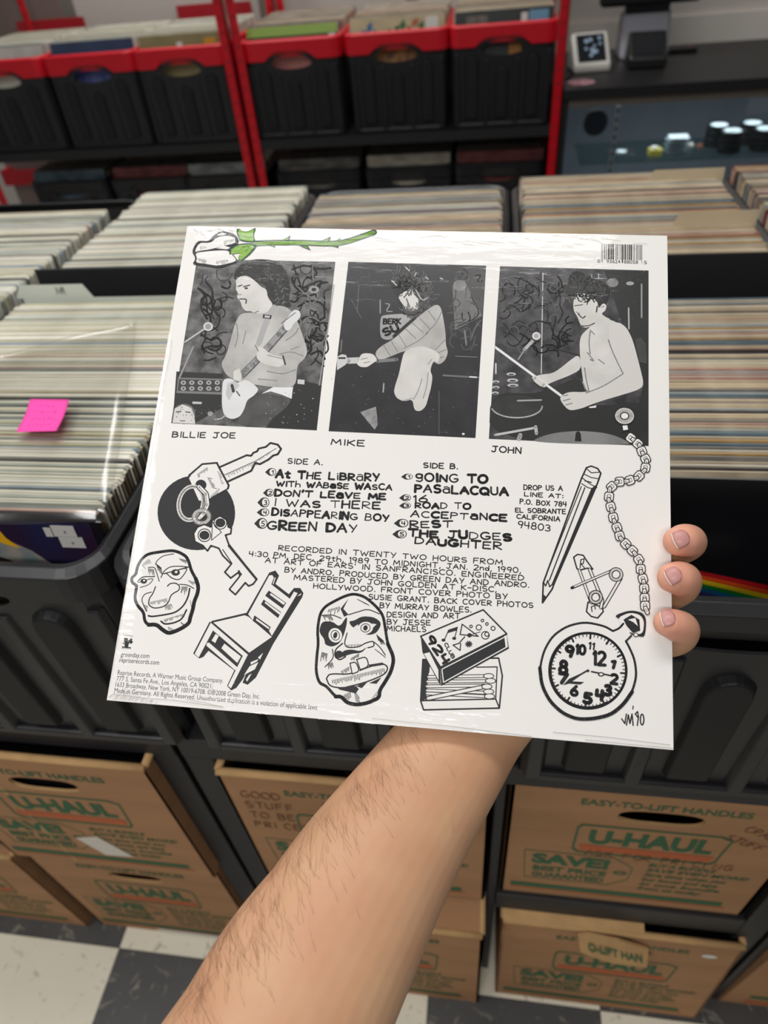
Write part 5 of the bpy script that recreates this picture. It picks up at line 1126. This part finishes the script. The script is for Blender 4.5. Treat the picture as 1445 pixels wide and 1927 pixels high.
p.hatch((540, 660), (720, 620), 16, 40, 6, ang=80); p.hatch((700, 700), (770, 680), 8, 60, 6, ang=70); p.hatch((440, 250), (520, 190), 9, 60, 5, ang=40); p.hatch((860, 180), (945, 200), 9, 50, 5, ang=50); p.hatch((520, 290), (580, 300), 8, 60, 6, ang=85); p.hatch((610, 240), (660, 280), 9, 70, 6, ang=80); p.hatch((890, 490), (950, 490), 8, 80, 6, ang=100); p.hatch((960, 420), (1030, 440), 7, 40, 5, ang=60); p.hatch((480, 690), (510, 700), 4, 60, 5, ang=85); p.hatch((980, 640), (990, 690), 4, 40, 5, ang=80)
p.stroke([(520, 810), (560, 820), (700, 800), (820, 775), (910, 700), (960, 600), (975, 510)], 14); p.stroke([(865, 465), (950, 470), (1020, 510)], 8); p.stroke([(660, 870), (700, 905), (800, 890), (890, 850), (940, 745)], 14); p.hatch((700, 850), (900, 790), 16, 30, 6, ang=-70 + 180); p.hatch((740, 930), (800, 960), 6, 36, 6, ang=85); p.hatch((880, 880), (920, 910), 5, 40, 7, ang=80)
p.done('face_drawing', 'leering mask face with heavy outline')

p = Ink((340, 1060, 5.1607))
p.fill([(150, 880), (300, 560), (640, 480), (860, 90), (920, 70), (955, 120), (920, 200), (1050, 300), (1100, 240), (1160, 240), (1192, 290), (1180, 330), (900, 780), (730, 1110), (650, 1180), (600, 1160), (640, 1060), (600, 1130), (540, 1210), (490, 1235), (450, 1190), (520, 1040), (270, 850), (220, 910), (180, 925), (125, 880)], INK)
p.fill([(318, 575), (620, 505), (660, 520), (885, 715), (665, 868)], WH)
p.fill([(655, 495), (860, 118), (890, 115), (905, 140), (880, 205), (1060, 345), (1100, 275), (1135, 290), (885, 705), (860, 660), (720, 520), (700, 550)], WH)
p.fill([(855, 265), (1025, 385), (990, 440), (820, 315)], INK); p.fill([(875, 290), (1015, 385), (1000, 405), (865, 305)], WH); p.fill([(805, 352), (975, 475), (945, 532), (780, 400)], INK); p.fill([(822, 372), (970, 480), (960, 500), (815, 385)], WH)
p.fill([(715, 505), (875, 620), (850, 670), (700, 560)], INK); p.fill([(735, 535), (862, 625), (855, 640), (730, 552)], WH)
p.fill([(130, 875), (290, 570), (320, 640), (175, 915)], WH); p.stroke([(130, 875), (285, 575)], 12); p.fill([(295, 580), (655, 890), (610, 905), (300, 640)], WH); p.fill([(340, 685), (370, 705), (335, 775), (300, 750)], WH); p.fill([(425, 780), (585, 905), (550, 968), (395, 825)], WH)
p.fill([(255, 775), (275, 770), (550, 1010), (530, 1040), (250, 800)], WH); p.fill([(655, 885), (600, 905), (460, 1190), (490, 1215)], WH); p.stroke([(655, 890), (492, 1215)], 5)
p.fill([(800, 870), (770, 935), (750, 915)], WH); p.fill([(680, 960), (755, 930), (740, 955), (680, 985)], WH); p.fill([(670, 1000), (755, 960), (720, 1030), (615, 1085)], WH); p.fill([(660, 1090), (690, 1070), (645, 1150), (635, 1130)], WH); p.stroke([(918, 140), (898, 200)], 7, WH); p.fill([(1130, 320), (1172, 290), (1165, 310)], WH)
p.done('chair_drawing', 'ladder back chair with black shadow side')

p = Ink((570, 1100, 3.6125)); p.sm = True
hd = [(345, 62), (420, 82), (500, 150), (545, 210), (560, 300), (575, 400), (620, 500), (600, 590), (560, 660), (520, 720), (520, 770), (440, 805), (370, 818), (300, 805), (260, 760), (220, 762), (160, 690), (110, 670), (88, 590), (95, 480), (105, 400), (98, 310), (115, 200), (150, 150), (210, 115), (280, 80)]
outl(p, hd, 15); p.stroke(hd[5:16], 19)
p.fill([(255, 165), (310, 95), (275, 165), (310, 205), (280, 220)], INK); p.fill([(110, 310), (130, 250), (200, 250), (250, 290), (300, 210), (300, 260), (280, 340), (250, 400), (200, 425), (150, 410), (145, 370), (120, 340)], INK); p.fill([(310, 250), (350, 245), (400, 215), (480, 220), (525, 250), (530, 280), (500, 330), (450, 345), (400, 330), (360, 300), (330, 285)], INK)
for c_, rx_, ry_, a in (((220, 345), 46, 50, -20), ((425, 295), 52, 42, -10)): p.ell(c_, rx_, ry_, WH, 20, a); p.ring(c_, rx_ * .62, ry_ * .68, 4, INK, 18, a); p.ell(c_, rx_ * .3, ry_ * .45, INK, 14, 15)
p.fill([(345, 290), (375, 270), (375, 310)], WH); p.fill([(470, 265), (500, 270), (475, 295)], WH)
p.stroke([(300, 330), (280, 400), (300, 430), (380, 425), (420, 400), (450, 390), (480, 385), (485, 420), (440, 430)], 6); p.hatch((300, 410), (390, 405), 10, 18, 4, ang=85); p.fill([(270, 450), (330, 440), (390, 455), (440, 420), (400, 465), (330, 470), (250, 500)], INK); p.ell((245, 475), 28, 26, INK); p.stroke([(270, 400), (220, 440), (215, 490), (250, 515), (290, 490)], 7)
p.fill([(160, 640), (180, 600), (320, 610), (440, 560), (540, 535), (580, 560), (560, 610), (440, 660), (350, 680), (260, 700), (180, 690)], WH); p.stroke([(160, 640), (180, 605), (320, 612), (440, 562), (540, 535), (580, 560), (560, 610), (440, 660), (350, 685), (260, 705), (180, 690), (160, 640)], 7); p.hatch((200, 650), (550, 570), 34, 34, 5, ang=82)
p.fill([(320, 535), (360, 525), (385, 590), (335, 608)], WH); p.stroke([(320, 535), (360, 525), (385, 590), (335, 608)], 6, closed=True); p.fill([(365, 510), (430, 488), (450, 555), (390, 580)], WH); p.stroke([(365, 510), (430, 488), (450, 555), (390, 580)], 6, closed=True); p.fill([(445, 545), (540, 530), (560, 545), (450, 562)], INK)
p.fill([(230, 700), (360, 690), (380, 710), (360, 740), (250, 715)], INK); p.fill([(360, 690), (440, 660), (400, 705)], INK); p.fill([(450, 670), (535, 630), (500, 675)], INK)
for a, c, n, l, an in (((175, 170), (250, 150), 9, 40, 100), ((370, 100), (430, 130), 9, 40, 30), ((135, 210), (190, 215), 8, 34, 60), ((130, 460), (165, 470), 7, 50, 100), ((500, 340), (545, 380), 9, 50, 70), ((490, 440), (530, 470), 6, 40, 40), ((170, 540), (200, 530), 6, 30, 80), ((280, 750), (320, 730), 6, 36, 80), ((350, 740), (360, 790), 6, 30, 20), ((470, 770), (510, 720), 6, 26, 60), ((330, 500), (380, 470), 8, 24, 100), ((260, 590), (310, 560), 8, 24, 70)): p.hatch(a, c, n, l, 4.5, ang=an)
p.stroke([(150, 560), (210, 500), (200, 440)], 5); p.stroke([(560, 480), (520, 420), (480, 390)], 5); p.stroke([(130, 210), (200, 205), (260, 230)], 5); p.stroke([(310, 205), (360, 190), (440, 165), (520, 200)], 5)
p.done('face_drawing', 'wide eyed mask face with two big teeth')

p = Ink((570, 1100, 3.6125))
outl(p, [(815, 510), (1330, 500), (1355, 620), (1335, 840), (820, 852), (800, 790)], 8); p.fill([(815, 510), (865, 508), (850, 640), (838, 780), (802, 790)], INK); p.stroke([(802, 790), (1310, 778), (1335, 840)], 7); p.stroke([(1310, 778), (1320, 560), (1180, 562)], 6); p.stroke([(865, 510), (855, 600)], 5)
for k, (x0, y0, x1, y1) in enumerate(((848, 628, 1240, 622), (842, 660, 1250, 656), (838, 692, 1240, 686), (838, 720, 1240, 735), (838, 740, 1240, 760))):
    p.stroke([(x0, y0), (x1, y1)], 18); p.stroke([(x0 + 4, y0), (x1, y1)], 10, WH)
p.stroke([(845, 775), (1230, 695)], 24); p.stroke([(850, 774), (1230, 695)], 14, WH)
for q in ((1262, 622), (1275, 655), (1262, 728), (1268, 760), (1250, 694)): p.ell(q, 38, 20); p.ell(q, 31, 14, WH)
outl(p, [(800, 352), (1225, 172), (1385, 335), (935, 562)], 8); p.fill([(800, 352), (935, 562), (935, 688), (812, 460)], INK); p.fill([(822, 470), (860, 460), (920, 580), (922, 650)], WH); p.fill([(935, 562), (1385, 335), (1400, 435), (940, 690)], INK); p.stroke([(945, 575), (1375, 355), (1385, 425), (955, 665), (945, 575)], 5, WH); p.fill([(1368, 350), (1385, 345), (1392, 425), (1378, 430)], WH)
p.line('924', (838, 372), (960, 545), 15, 4.0, .03); p.line('CLUB', (960, 405), (1015, 505), 6.5, 1.6, .03)
p.stroke([(960, 380), (990, 310), (1050, 290), (1032, 360)], 5); p.fill([(985, 312), (1052, 290), (1048, 312), (980, 332)], INK); p.ell((955, 378), 14, 11); p.ell((1028, 366), 14, 11)
p.stroke([(1082, 270), (1068, 340), (1192, 352), (1082, 270)], 6); p.stroke([(1100, 355), (1060, 400), (1020, 412), (1068, 448), (1072, 400)], 6); p.ell((1132, 345), 16, 15); p.stroke([(1132, 345), (1205, 322)], 4)
for q in ((1142, 285, 9), (1195, 292, 18), (1220, 245, 9), (1250, 268, 9), (1292, 298, 14), (1240, 345, 26), (1250, 338, 14)): p.ring(q[:2], q[2], q[2], 5, n=16)
for a in range(0, 180, 36): p.stroke([(1127 - 22 * math.cos(math.radians(a)), 405 - 20 * math.sin(math.radians(a))), (1127 + 22 * math.cos(math.radians(a)), 405 + 20 * math.sin(math.radians(a)))], 6)
p.done('matchbox_drawing', 'half open matchbox with a musical label')

p = Ink((980, 820, 3.3233))
body = [(410, 200), (440, 190), (480, 205), (500, 235), (485, 280), (470, 320), (210, 920), (195, 960), (135, 1045), (140, 920), (380, 265)]
outl(p, body, 8); p.fill([(440, 330), (478, 300), (210, 925), (185, 945)], INK); p.stroke([(400, 325), (178, 905)], 6); p.stroke([(378, 318), (145, 905)], 5); p.fill([(135, 1045), (140, 990), (160, 1010)], INK); p.stroke([(140, 915), (155, 940), (168, 905), (180, 945), (200, 925)], 6); p.stroke([(385, 265), (430, 300), (475, 325)], 5); p.stroke([(395, 240), (440, 262), (492, 270)], 5); p.stroke([(380, 300), (420, 325), (465, 335)], 5); p.stroke([(410, 205), (440, 232), (498, 228)], 5); p.stroke([(400, 282), (440, 292)], 6)
p.done('pencil_drawing', 'slanting pencil with eraser')
p = Ink((980, 820, 3.3233))
outl(p, [(330, 760), (355, 742), (390, 748), (410, 780), (450, 835), (415, 828), (365, 842), (350, 830)], 7); outl(p, [(410, 1100), (420, 1040), (450, 1050), (510, 1075), (515, 1100), (480, 1140), (440, 1130)], 7)
p.stroke([(365, 840), (440, 1045)], 16); p.stroke([(365, 840), (440, 1045)], 8, WH); p.stroke([(430, 835), (510, 1030), (500, 1075)], 18); p.stroke([(430, 835), (510, 1030), (500, 1075)], 9, WH); p.ring((468, 1010), 34, 34, 18); p.ring((468, 1010), 34, 34, 8, WH)
p.stroke([(318, 952), (555, 850), (595, 830)], 14); p.stroke([(335, 943), (555, 850), (595, 830)], 6, WH); p.stroke([(625, 890), (520, 1070)], 18); p.stroke([(625, 890), (520, 1070)], 9, WH); p.ring((595, 868), 34, 34, 18); p.ring((595, 868), 34, 34, 9, WH); p.stroke([(370, 825), (375, 775), (395, 770), (390, 800), (375, 800), (398, 828)], 5); p.stroke([(445, 1100), (440, 1070), (462, 1062), (465, 1085)], 5)
p.done('pin_drawing', 'two crossed safety pins')
p = Ink((900, 440, 3.8026)); p.z = .00040
p.ring((1045, 1305), 46, 38, 46, INK); p.ring((1045, 1305), 46, 38, 34, WH); p.ring((1045, 1305), 30, 25, 6); p.ell((1045, 1305), 24, 20, WH); p.fill([(1022, 1370), (1070, 1365), (1080, 1410), (1030, 1420)], INK); p.fill([(1030, 1375), (1064, 1372), (1070, 1402), (1036, 1408)], WH)
p.fr = (980, 820, 3.3233)
chain = [(672, 5), (700, 25), (740, 60), (760, 110), (785, 160), (775, 215), (725, 265), (665, 285), (600, 290), (555, 330), (548, 400), (565, 460), (580, 530), (605, 590), (620, 640), (665, 690), (705, 730), (745, 790), (748, 850), (765, 910), (770, 970), (772, 1030), (775, 1075), (790, 1110)]
q = []
for a, c in zip(chain[:-1], chain[1:]):
    n_ = max(1, round(math.dist(a, c) / 30))
    for k in range(n_): q.append((a[0] + (c[0] - a[0]) * k / n_, a[1] + (c[1] - a[1]) * k / n_))
q.append(chain[-1])
for k in range(len(q) - 1):
    a, c = q[k], q[k + 1]; ang = math.atan2(c[1] - a[1], c[0] - a[0]); m_ = ((a[0] + c[0]) / 2, (a[1] + c[1]) / 2); L_ = 26; wd = 25 if k % 2 == 0 else 9
    ca, sa = math.cos(ang), math.sin(ang)
    R_ = lambda l, w2: [(m_[0] + x * ca - y * sa, m_[1] + x * sa + y * ca) for x, y in ((-l, -w2 * .7), (-l * .6, -w2), (l * .6, -w2), (l, -w2 * .7), (l, w2 * .7), (l * .6, w2), (-l * .6, w2), (-l, w2 * .7))]
    p.fill(R_(L_ + 4, wd + 6), INK); p.fill(R_(L_ - 2, wd), WH)
    if wd > 12: p.fill(R_(L_ - 12, wd - 12), INK); p.fill(R_(L_ - 15, wd - 16), WH)
    else: p.stroke([(m_[0] - 12 * ca, m_[1] - 12 * sa), (m_[0] + 12 * ca, m_[1] + 12 * sa)], 3)
p.done('chain_drawing', 'heavy linked watch chain')
p = Ink((980, 820, 3.3233)); p.z = .00042; p.sm = True
wt = [(575, 1222), (520, 1190), (400, 1165), (290, 1190), (200, 1250), (145, 1340), (118, 1450), (130, 1560), (180, 1660), (260, 1735), (350, 1772), (450, 1770), (560, 1745), (640, 1680), (695, 1600), (722, 1500), (710, 1400), (675, 1320), (655, 1285), (690, 1240), (640, 1170), (630, 1200)]
p.fill([(580, 1125), (680, 1090), (760, 1105), (785, 1150), (775, 1260), (735, 1255), (690, 1245), (640, 1200), (620, 1150)], INK); p.fill([(600, 1140), (680, 1105), (745, 1120), (770, 1160), (762, 1240), (700, 1240), (640, 1200)], WH); p.fill([(640, 1150), (690, 1120), (740, 1150), (745, 1220), (700, 1235), (660, 1190)], INK); p.fill([(668, 1150), (715, 1140), (730, 1190), (700, 1165)], WH); p.ell((718, 1245), 16, 14); p.ell((718, 1245), 11, 9, WH)
p.fill(wt, WH); p.stroke(wt[:17] + wt[17:19], 10); p.stroke([(575, 1222), (615, 1205), (640, 1175)], 9); p.stroke([(655, 1285), (690, 1250)], 8); p.stroke(wt[6:15], 16)
c0 = (418, 1470); p.ring(c0, 240, 236, 12, n=48); p.stroke([(c0[0] + 236 * math.cos(math.radians(a)), c0[1] + 232 * math.sin(math.radians(a))) for a in range(60, 250, 8)], 14)
for k in range(60):
    a = math.radians(k * 6 + 4); l = 26 if k % 5 == 0 else 14; p.stroke([(c0[0] + 232 * math.cos(a), c0[1] + 228 * math.sin(a)), (c0[0] + (232 - l) * math.cos(a), c0[1] + (228 - l) * math.sin(a))], 9 if k % 5 == 0 else 4)
for s, x, y, h, w_, w3 in (('12', 490, 1390, 26, 60, 5), ('11', 438, 1312, 13, 26, 2.6), ('10', 372, 1335, 18, 44, 4.6), ('9', 300, 1345, 20, 36, 6), ('8', 262, 1445, 24, 36, 6), ('7', 262, 1515, 18, 40, 6), ('6', 330, 1592, 18, 32, 5), ('5', 415, 1640, 18, 34, 6), ('4', 490, 1620, 18, 34, 6), ('3', 540, 1590, 18, 30, 6), ('2', 580, 1520, 18, 32, 5), ('1', 568, 1425, 14, 14, 5)):
    p.line(s, (x - w_ * .6, y + h * 1.55), (x + w_ * .6, y + h * 1.55 + 6), h, w3 * .9, .0)
p.stroke([(415, 1468), (300, 1535)], 7); p.fill([(415, 1468), (300, 1520), (262, 1560), (300, 1550)], INK); p.fill([(300, 1535), (395, 1540), (370, 1556), (300, 1550)], INK); p.stroke([(440, 1475), (560, 1500)], 7); p.ell((500, 1492), 20, 14); p.ell((500, 1492), 11, 7, WH); p.ell(c0, 9, 9)
p.done('watch_drawing', 'round pocket watch face')
p = Ink((980, 820, 3.3233)); p.stroke([(630, 1770), (650, 1800), (660, 1740)], 6); p.stroke([(660, 1810), (672, 1745), (682, 1800), (695, 1740), (702, 1812)], 6); p.stroke([(700, 1710), (702, 1690)], 5); p.stroke([(730, 1760), (715, 1740), (730, 1725), (735, 1760), (728, 1812)], 6); p.ring((758, 1775), 11, 34, 6, n=14); p.done('signature', 'scrawled initials and year')

# ------------------------------------------------------------ the arm and hand that hold it
def skin_material():
    m = mat('skin', (.60, .335, .215, 1), .5, .35, sss=.25)
    nt = m.node_tree; bs = nt.nodes['Principled BSDF']
    tc = nt.nodes.new('ShaderNodeTexCoord')
    n1 = nt.nodes.new('ShaderNodeTexNoise'); n1.inputs['Scale'].default_value = 22; n1.inputs['Detail'].default_value = 3
    n2 = nt.nodes.new('ShaderNodeTexNoise'); n2.inputs['Scale'].default_value = 420; n2.inputs['Detail'].default_value = 3
    mx = nt.nodes.new('ShaderNodeMix'); mx.data_type = 'RGBA'; mx.inputs[6].default_value = (.62, .37, .215, 1); mx.inputs[7].default_value = (.57, .30, .175, 1)
    mr = nt.nodes.new('ShaderNodeMapRange'); mr.inputs[1].default_value = .35; mr.inputs[2].default_value = .68
    bp = nt.nodes.new('ShaderNodeBump'); bp.inputs['Strength'].default_value = .12; bp.inputs['Distance'].default_value = .0006
    nt.links.new(tc.outputs['Object'], n1.inputs['Vector']); nt.links.new(tc.outputs['Object'], n2.inputs['Vector'])
    nt.links.new(n1.outputs['Fac'], mr.inputs[0]); nt.links.new(mr.outputs[0], mx.inputs[0])
    # fingertips are pinker, and lightened to stand in for light on them: a vertex attribute painted by distance to the finger ends
    at = nt.nodes.new('ShaderNodeAttribute'); at.attribute_name = 'pink'
    mx2 = nt.nodes.new('ShaderNodeMix'); mx2.data_type = 'RGBA'; mx2.inputs[7].default_value = (.82, .38, .28, 1)
    nt.links.new(at.outputs['Fac'], mx2.inputs[0]); nt.links.new(mx.outputs[2], mx2.inputs[6]); nt.links.new(mx2.outputs[2], bs.inputs['Base Color'])
    nt.links.new(n2.outputs['Fac'], bp.inputs['Height']); nt.links.new(bp.outputs[0], bs.inputs['Normal'])
    return m
SKIN = skin_material()
def spline(pts, n):
    """Catmull-Rom through (x, y, z, r...) tuples"""
    P_ = [np.array(p, float) for p in pts]; P_ = [2 * P_[0] - P_[1]] + P_ + [2 * P_[-1] - P_[-2]]; out = []
    for i in range(1, len(P_) - 2):
        for k in range(n):
            t = k / n; a, b_, c, d = P_[i - 1:i + 3]; out.append(.5 * ((2 * b_) + (-a + c) * t + (2 * a - 5 * b_ + 4 * c - d) * t * t + (-a + 3 * b_ - 3 * c + d) * t ** 3))
    out.append(P_[-2]); return out
def limb(bld, pts, flat=1.0, side=None, n=6, seg=20, cap0=True, cap1=True):
    """tapered tube with round ends; side = direction in which the section is wide, flat = thickness/width"""
    q = spline(pts, n); ring = []; mt = SKIN
    q2 = []
    def ends(p, t, r, sgn):
        return [np.append(p[:3] + t * sgn * r * math.sin(a) * .95, r * math.cos(a)) for a in (math.radians(x) for x in ((82, 65, 45, 22) if sgn < 0 else (22, 45, 65, 82)))]
    t0 = q[1][:3] - q[0][:3]; t0 /= np.linalg.norm(t0); t1 = q[-1][:3] - q[-2][:3]; t1 /= np.linalg.norm(t1)
    full = (ends(q[0], t0, q[0][3], -1) if cap0 else []) + list(q) + (ends(q[-1], t1, q[-1][3], 1) if cap1 else [])
    vv = []
    for i, p in enumerate(full):
        if i < 5: t = t0
        elif i > len(full) - 6: t = t1
        else: t = full[i + 1][:3] - full[i - 1][:3]; t = t / np.linalg.norm(t)
        s = side if side is not None else np.array([0.3, .2, 1.0]); s = s - t * (s @ t); s /= np.linalg.norm(s); o_ = np.cross(t, s); r = p[3]
        for k in range(seg):
            a = 2 * PI * k / seg; vv.append(p[:3] + s * r * math.cos(a) + o_ * r * flat * math.sin(a))
    m_ = len(full); fs = [(i * seg + k, i * seg + (k + 1) % seg, (i + 1) * seg + (k + 1) % seg, (i + 1) * seg + k) for i in range(m_ - 1) for k in range(seg)]
    fs += [tuple(range(seg))[::-1], tuple(range((m_ - 1) * seg, m_ * seg))]
    bld.add(vv, fs, mt)
def D(u, v, d, rpx): p = at_depth(u, v, d); return (p.x, p.y, p.z, rpx * d / F)
b = MB()
# forearm: from below the frame to the wrist behind the sleeve; radii in photo pixels
camx = R @ np.array([1.0, 0, 0])
axis = np.array(at_depth(880, 1390, .405)) - np.array(at_depth(530, 1927, .325)); viewd = ray(700, 1650); wide = np.cross(axis, viewd); wide /= np.linalg.norm(wide)
limb(b, [D(300, 2330, .270, 222), D(430, 2110, .298, 208), D(536, 1927, .325, 186), D(605, 1800, .343, 170), D(690, 1650, .364, 149), D(768, 1530, .382, 128), D(838, 1430, .397, 113), D(886, 1360, .408, 104), D(930, 1300, .414, 104)], flat=.78, side=wide, n=6, seg=36)
# muscle swell on the thumb side of the forearm
limb(b, [D(420, 1930, .318, 95), D(500, 1790, .338, 88), D(600, 1650, .360, 74), D(690, 1530, .380, 58)], flat=.95, side=wide, n=5, seg=20)
# palm: heel and three fans towards the knuckles
for tgt, r0, r1 in (((1150, 1010, .424), 62, 40), ((1165, 1075, .420), 64, 40), ((1160, 1140, .415), 64, 40), ((1140, 1215, .412), 60, 36)):
    limb(b, [D(905, 1340, .414, 72), D((905 + tgt[0]) / 2, (1340 + tgt[1]) / 2, .420, r0), D(*tgt, r1)], flat=.62, side=np.array(ey), n=5, seg=20)
# index along the back of the sleeve
limb(b, [D(1150, 1010, .424, 34), D(1195, 930, .430, 30), D(1190, 860, .432, 27), D(1170, 800, .434, 23)], n=5)
# thumb along the back
limb(b, [D(930, 1300, .424, 52), D(860, 1210, .432, 40), D(830, 1140, .430, 34), D(822, 1080, .424, 27)], n=5)
FINGERS = [
  [D(1165, 1075, .420, 32), D(1218, 1056, .418, 29), D(1262, 1040, .409, 29.5), D(1290, 1028, .397, 30), D(1297, 1019, .385, 31.5), D(1286, 1017, .3765, 31.5), D(1275, 1019, .3735, 28)],
  [D(1160, 1140, .415, 33), D(1210, 1130, .412, 30), D(1252, 1122, .404, 30), D(1280, 1108, .392, 31), D(1286, 1093, .379, 33), D(1277, 1088, .3715, 32.5), D(1265, 1087, .3685, 29)],
  [D(1140, 1215, .412, 31), D(1200, 1213, .407, 29), D(1248, 1210, .400, 29), D(1276, 1200, .388, 31), D(1283, 1184, .376, 32), D(1270, 1176, .3690, 30), D(1256, 1172, .3655, 27)]]
for f in FINGERS: limb(b, f, n=6, seg=20)
raw = b.build('raw_arm')
md = raw.modifiers.new('r', 'REMESH'); md.mode = 'VOXEL'; md.voxel_size = .0013; md.adaptivity = 0
md2 = raw.modifiers.new('s', 'SMOOTH'); md2.factor = .5; md2.iterations = 7
dg = bpy.context.evaluated_depsgraph_get(); ev = raw.evaluated_get(dg); me = bpy.data.meshes.new_from_object(ev)
bpy.data.objects.remove(raw)
me.name = 'person'; me.materials.clear(); me.materials.append(SKIN); me.polygons.foreach_set('use_smooth', [True] * len(me.polygons))
co = np.empty(len(me.vertices) * 3); me.vertices.foreach_get('co', co); co = co.reshape(-1, 3)
pk = np.zeros(len(co))
for f in FINGERS:
    d_ = np.linalg.norm(co - np.array(f[-1][:3]), axis=1); pk = np.maximum(pk, np.clip(1 - (d_ - .008) / .018, 0, 1))
at = me.attributes.new('pink', 'FLOAT', 'POINT'); at.data.foreach_set('value', (pk * .75).astype(np.float32))
person = bpy.data.objects.new('person', me); C.objects.link(person)
tag(person, 'bare forearm and hand from below, fingertips curled round the white sleeve', 'person')
bvh = BVHTree.FromObject(person, bpy.context.evaluated_depsgraph_get())
camv = Vector(CAM)
# nails: curved plates laid on the fingertips
NAIL = mat('nail', (.56, .27, .25, 1), .38, .4); NAILE = mat('nail_edge', (.78, .60, .48, 1), .35, .5)
for (cu, cv, hl, hw_, ang) in ((1281, 1014, 15.5, 16, 25), (1267, 1083, 15, 15.5, 30), (1256, 1163, 13.5, 15, 14)):
    b = MB(); n = 10; vv = []; ok = True; a = math.radians(ang); ca, sa = math.cos(a), math.sin(a)
    for layer in range(1):
        for i in range(n + 1):
            for j in range(n + 1):
                s = -1 + 2 * i / n; t = -1 + 2 * j / n
                # square to rounded shape: round at the root (s=+1), gently curved at the free edge (s=-1)
                w_ = 1.0 if s < .1 else math.sqrt(max(0, 1 - ((s - .1) / .92) ** 2)) * .97 + .03
                x = s * hl - (abs(t) ** 2) * (-2.0 if s < -.5 else 0); y = t * hw_ * w_
                u = cu + x * ca + y * sa; v = cv - x * sa + y * ca
                d = Vector(ray(u, v)).normalized(); h = bvh.ray_cast(camv, d)
                p_ = h[0] + (h[1] * .0002) - d * .0004 if h[0] else at_depth(u, v, .37); vv.append(tuple(p_))
    fs = [(i * (n + 1) + j, (i + 1) * (n + 1) + j, (i + 1) * (n + 1) + j + 1, i * (n + 1) + j + 1) for i in range(n) for j in range(n)]
    b.add(vv, fs[n:], NAIL); b.add(vv, fs[:n], NAILE)
    tag(b.build('nail', person, smooth=True, solid=.0004), 'pink fingernail')
# forearm hair
HAIR = mat('hair', S(98, 64, 44), .5)
b = MB(); hr = random.Random(8); made = 0
L0 = [(761, 1370), (677, 1478), (581, 1571), (480, 1679), (420, 1751), (380, 1804), (310, 1927)]
for k in range(1500):
    if made > 430: break
    f = hr.random() * (len(L0) - 1.001); i = int(f); f -= i
    ex_, ey2 = L0[i][0] + (L0[i + 1][0] - L0[i][0]) * f, L0[i][1] + (L0[i + 1][1] - L0[i][1]) * f
    off_ = abs(hr.gauss(0, 60)) + 1; u = ex_ + off_ * .85 + 2; v = ey2 + off_ * .5
    d = Vector(ray(u, v)).normalized(); h = bvh.ray_cast(camv, d)
    if not h[0]: continue
    p0 = h[0]; nn = h[1]
    # hairs sweep up towards the left edge and the hand
    sw = at_depth(u + hr.uniform(-34, -8), v - hr.uniform(34, 60), (p0 - camv).dot(Vector(R @ np.array([0, 0, 1.0])))) - p0; sw = (sw - nn * sw.dot(nn)).normalized()
    Lh = hr.uniform(.006, .016); side = nn.cross(sw) * hr.uniform(-.25, .15)
    pts = [p0, p0 + sw * Lh * .4 + nn * Lh * .10 + side * Lh * .1, p0 + sw * Lh * .75 + nn * Lh * .16 + side * Lh * .35, p0 + sw * Lh + nn * Lh * .14 + side * Lh * .7]
    b.tube(pts, .00005, HAIR, 3, rr=[.000045, .00004, .00003, .000015]); made += 1
tag(b.build('arm_hair', person), 'dark fine forearm hair', kind='stuff')
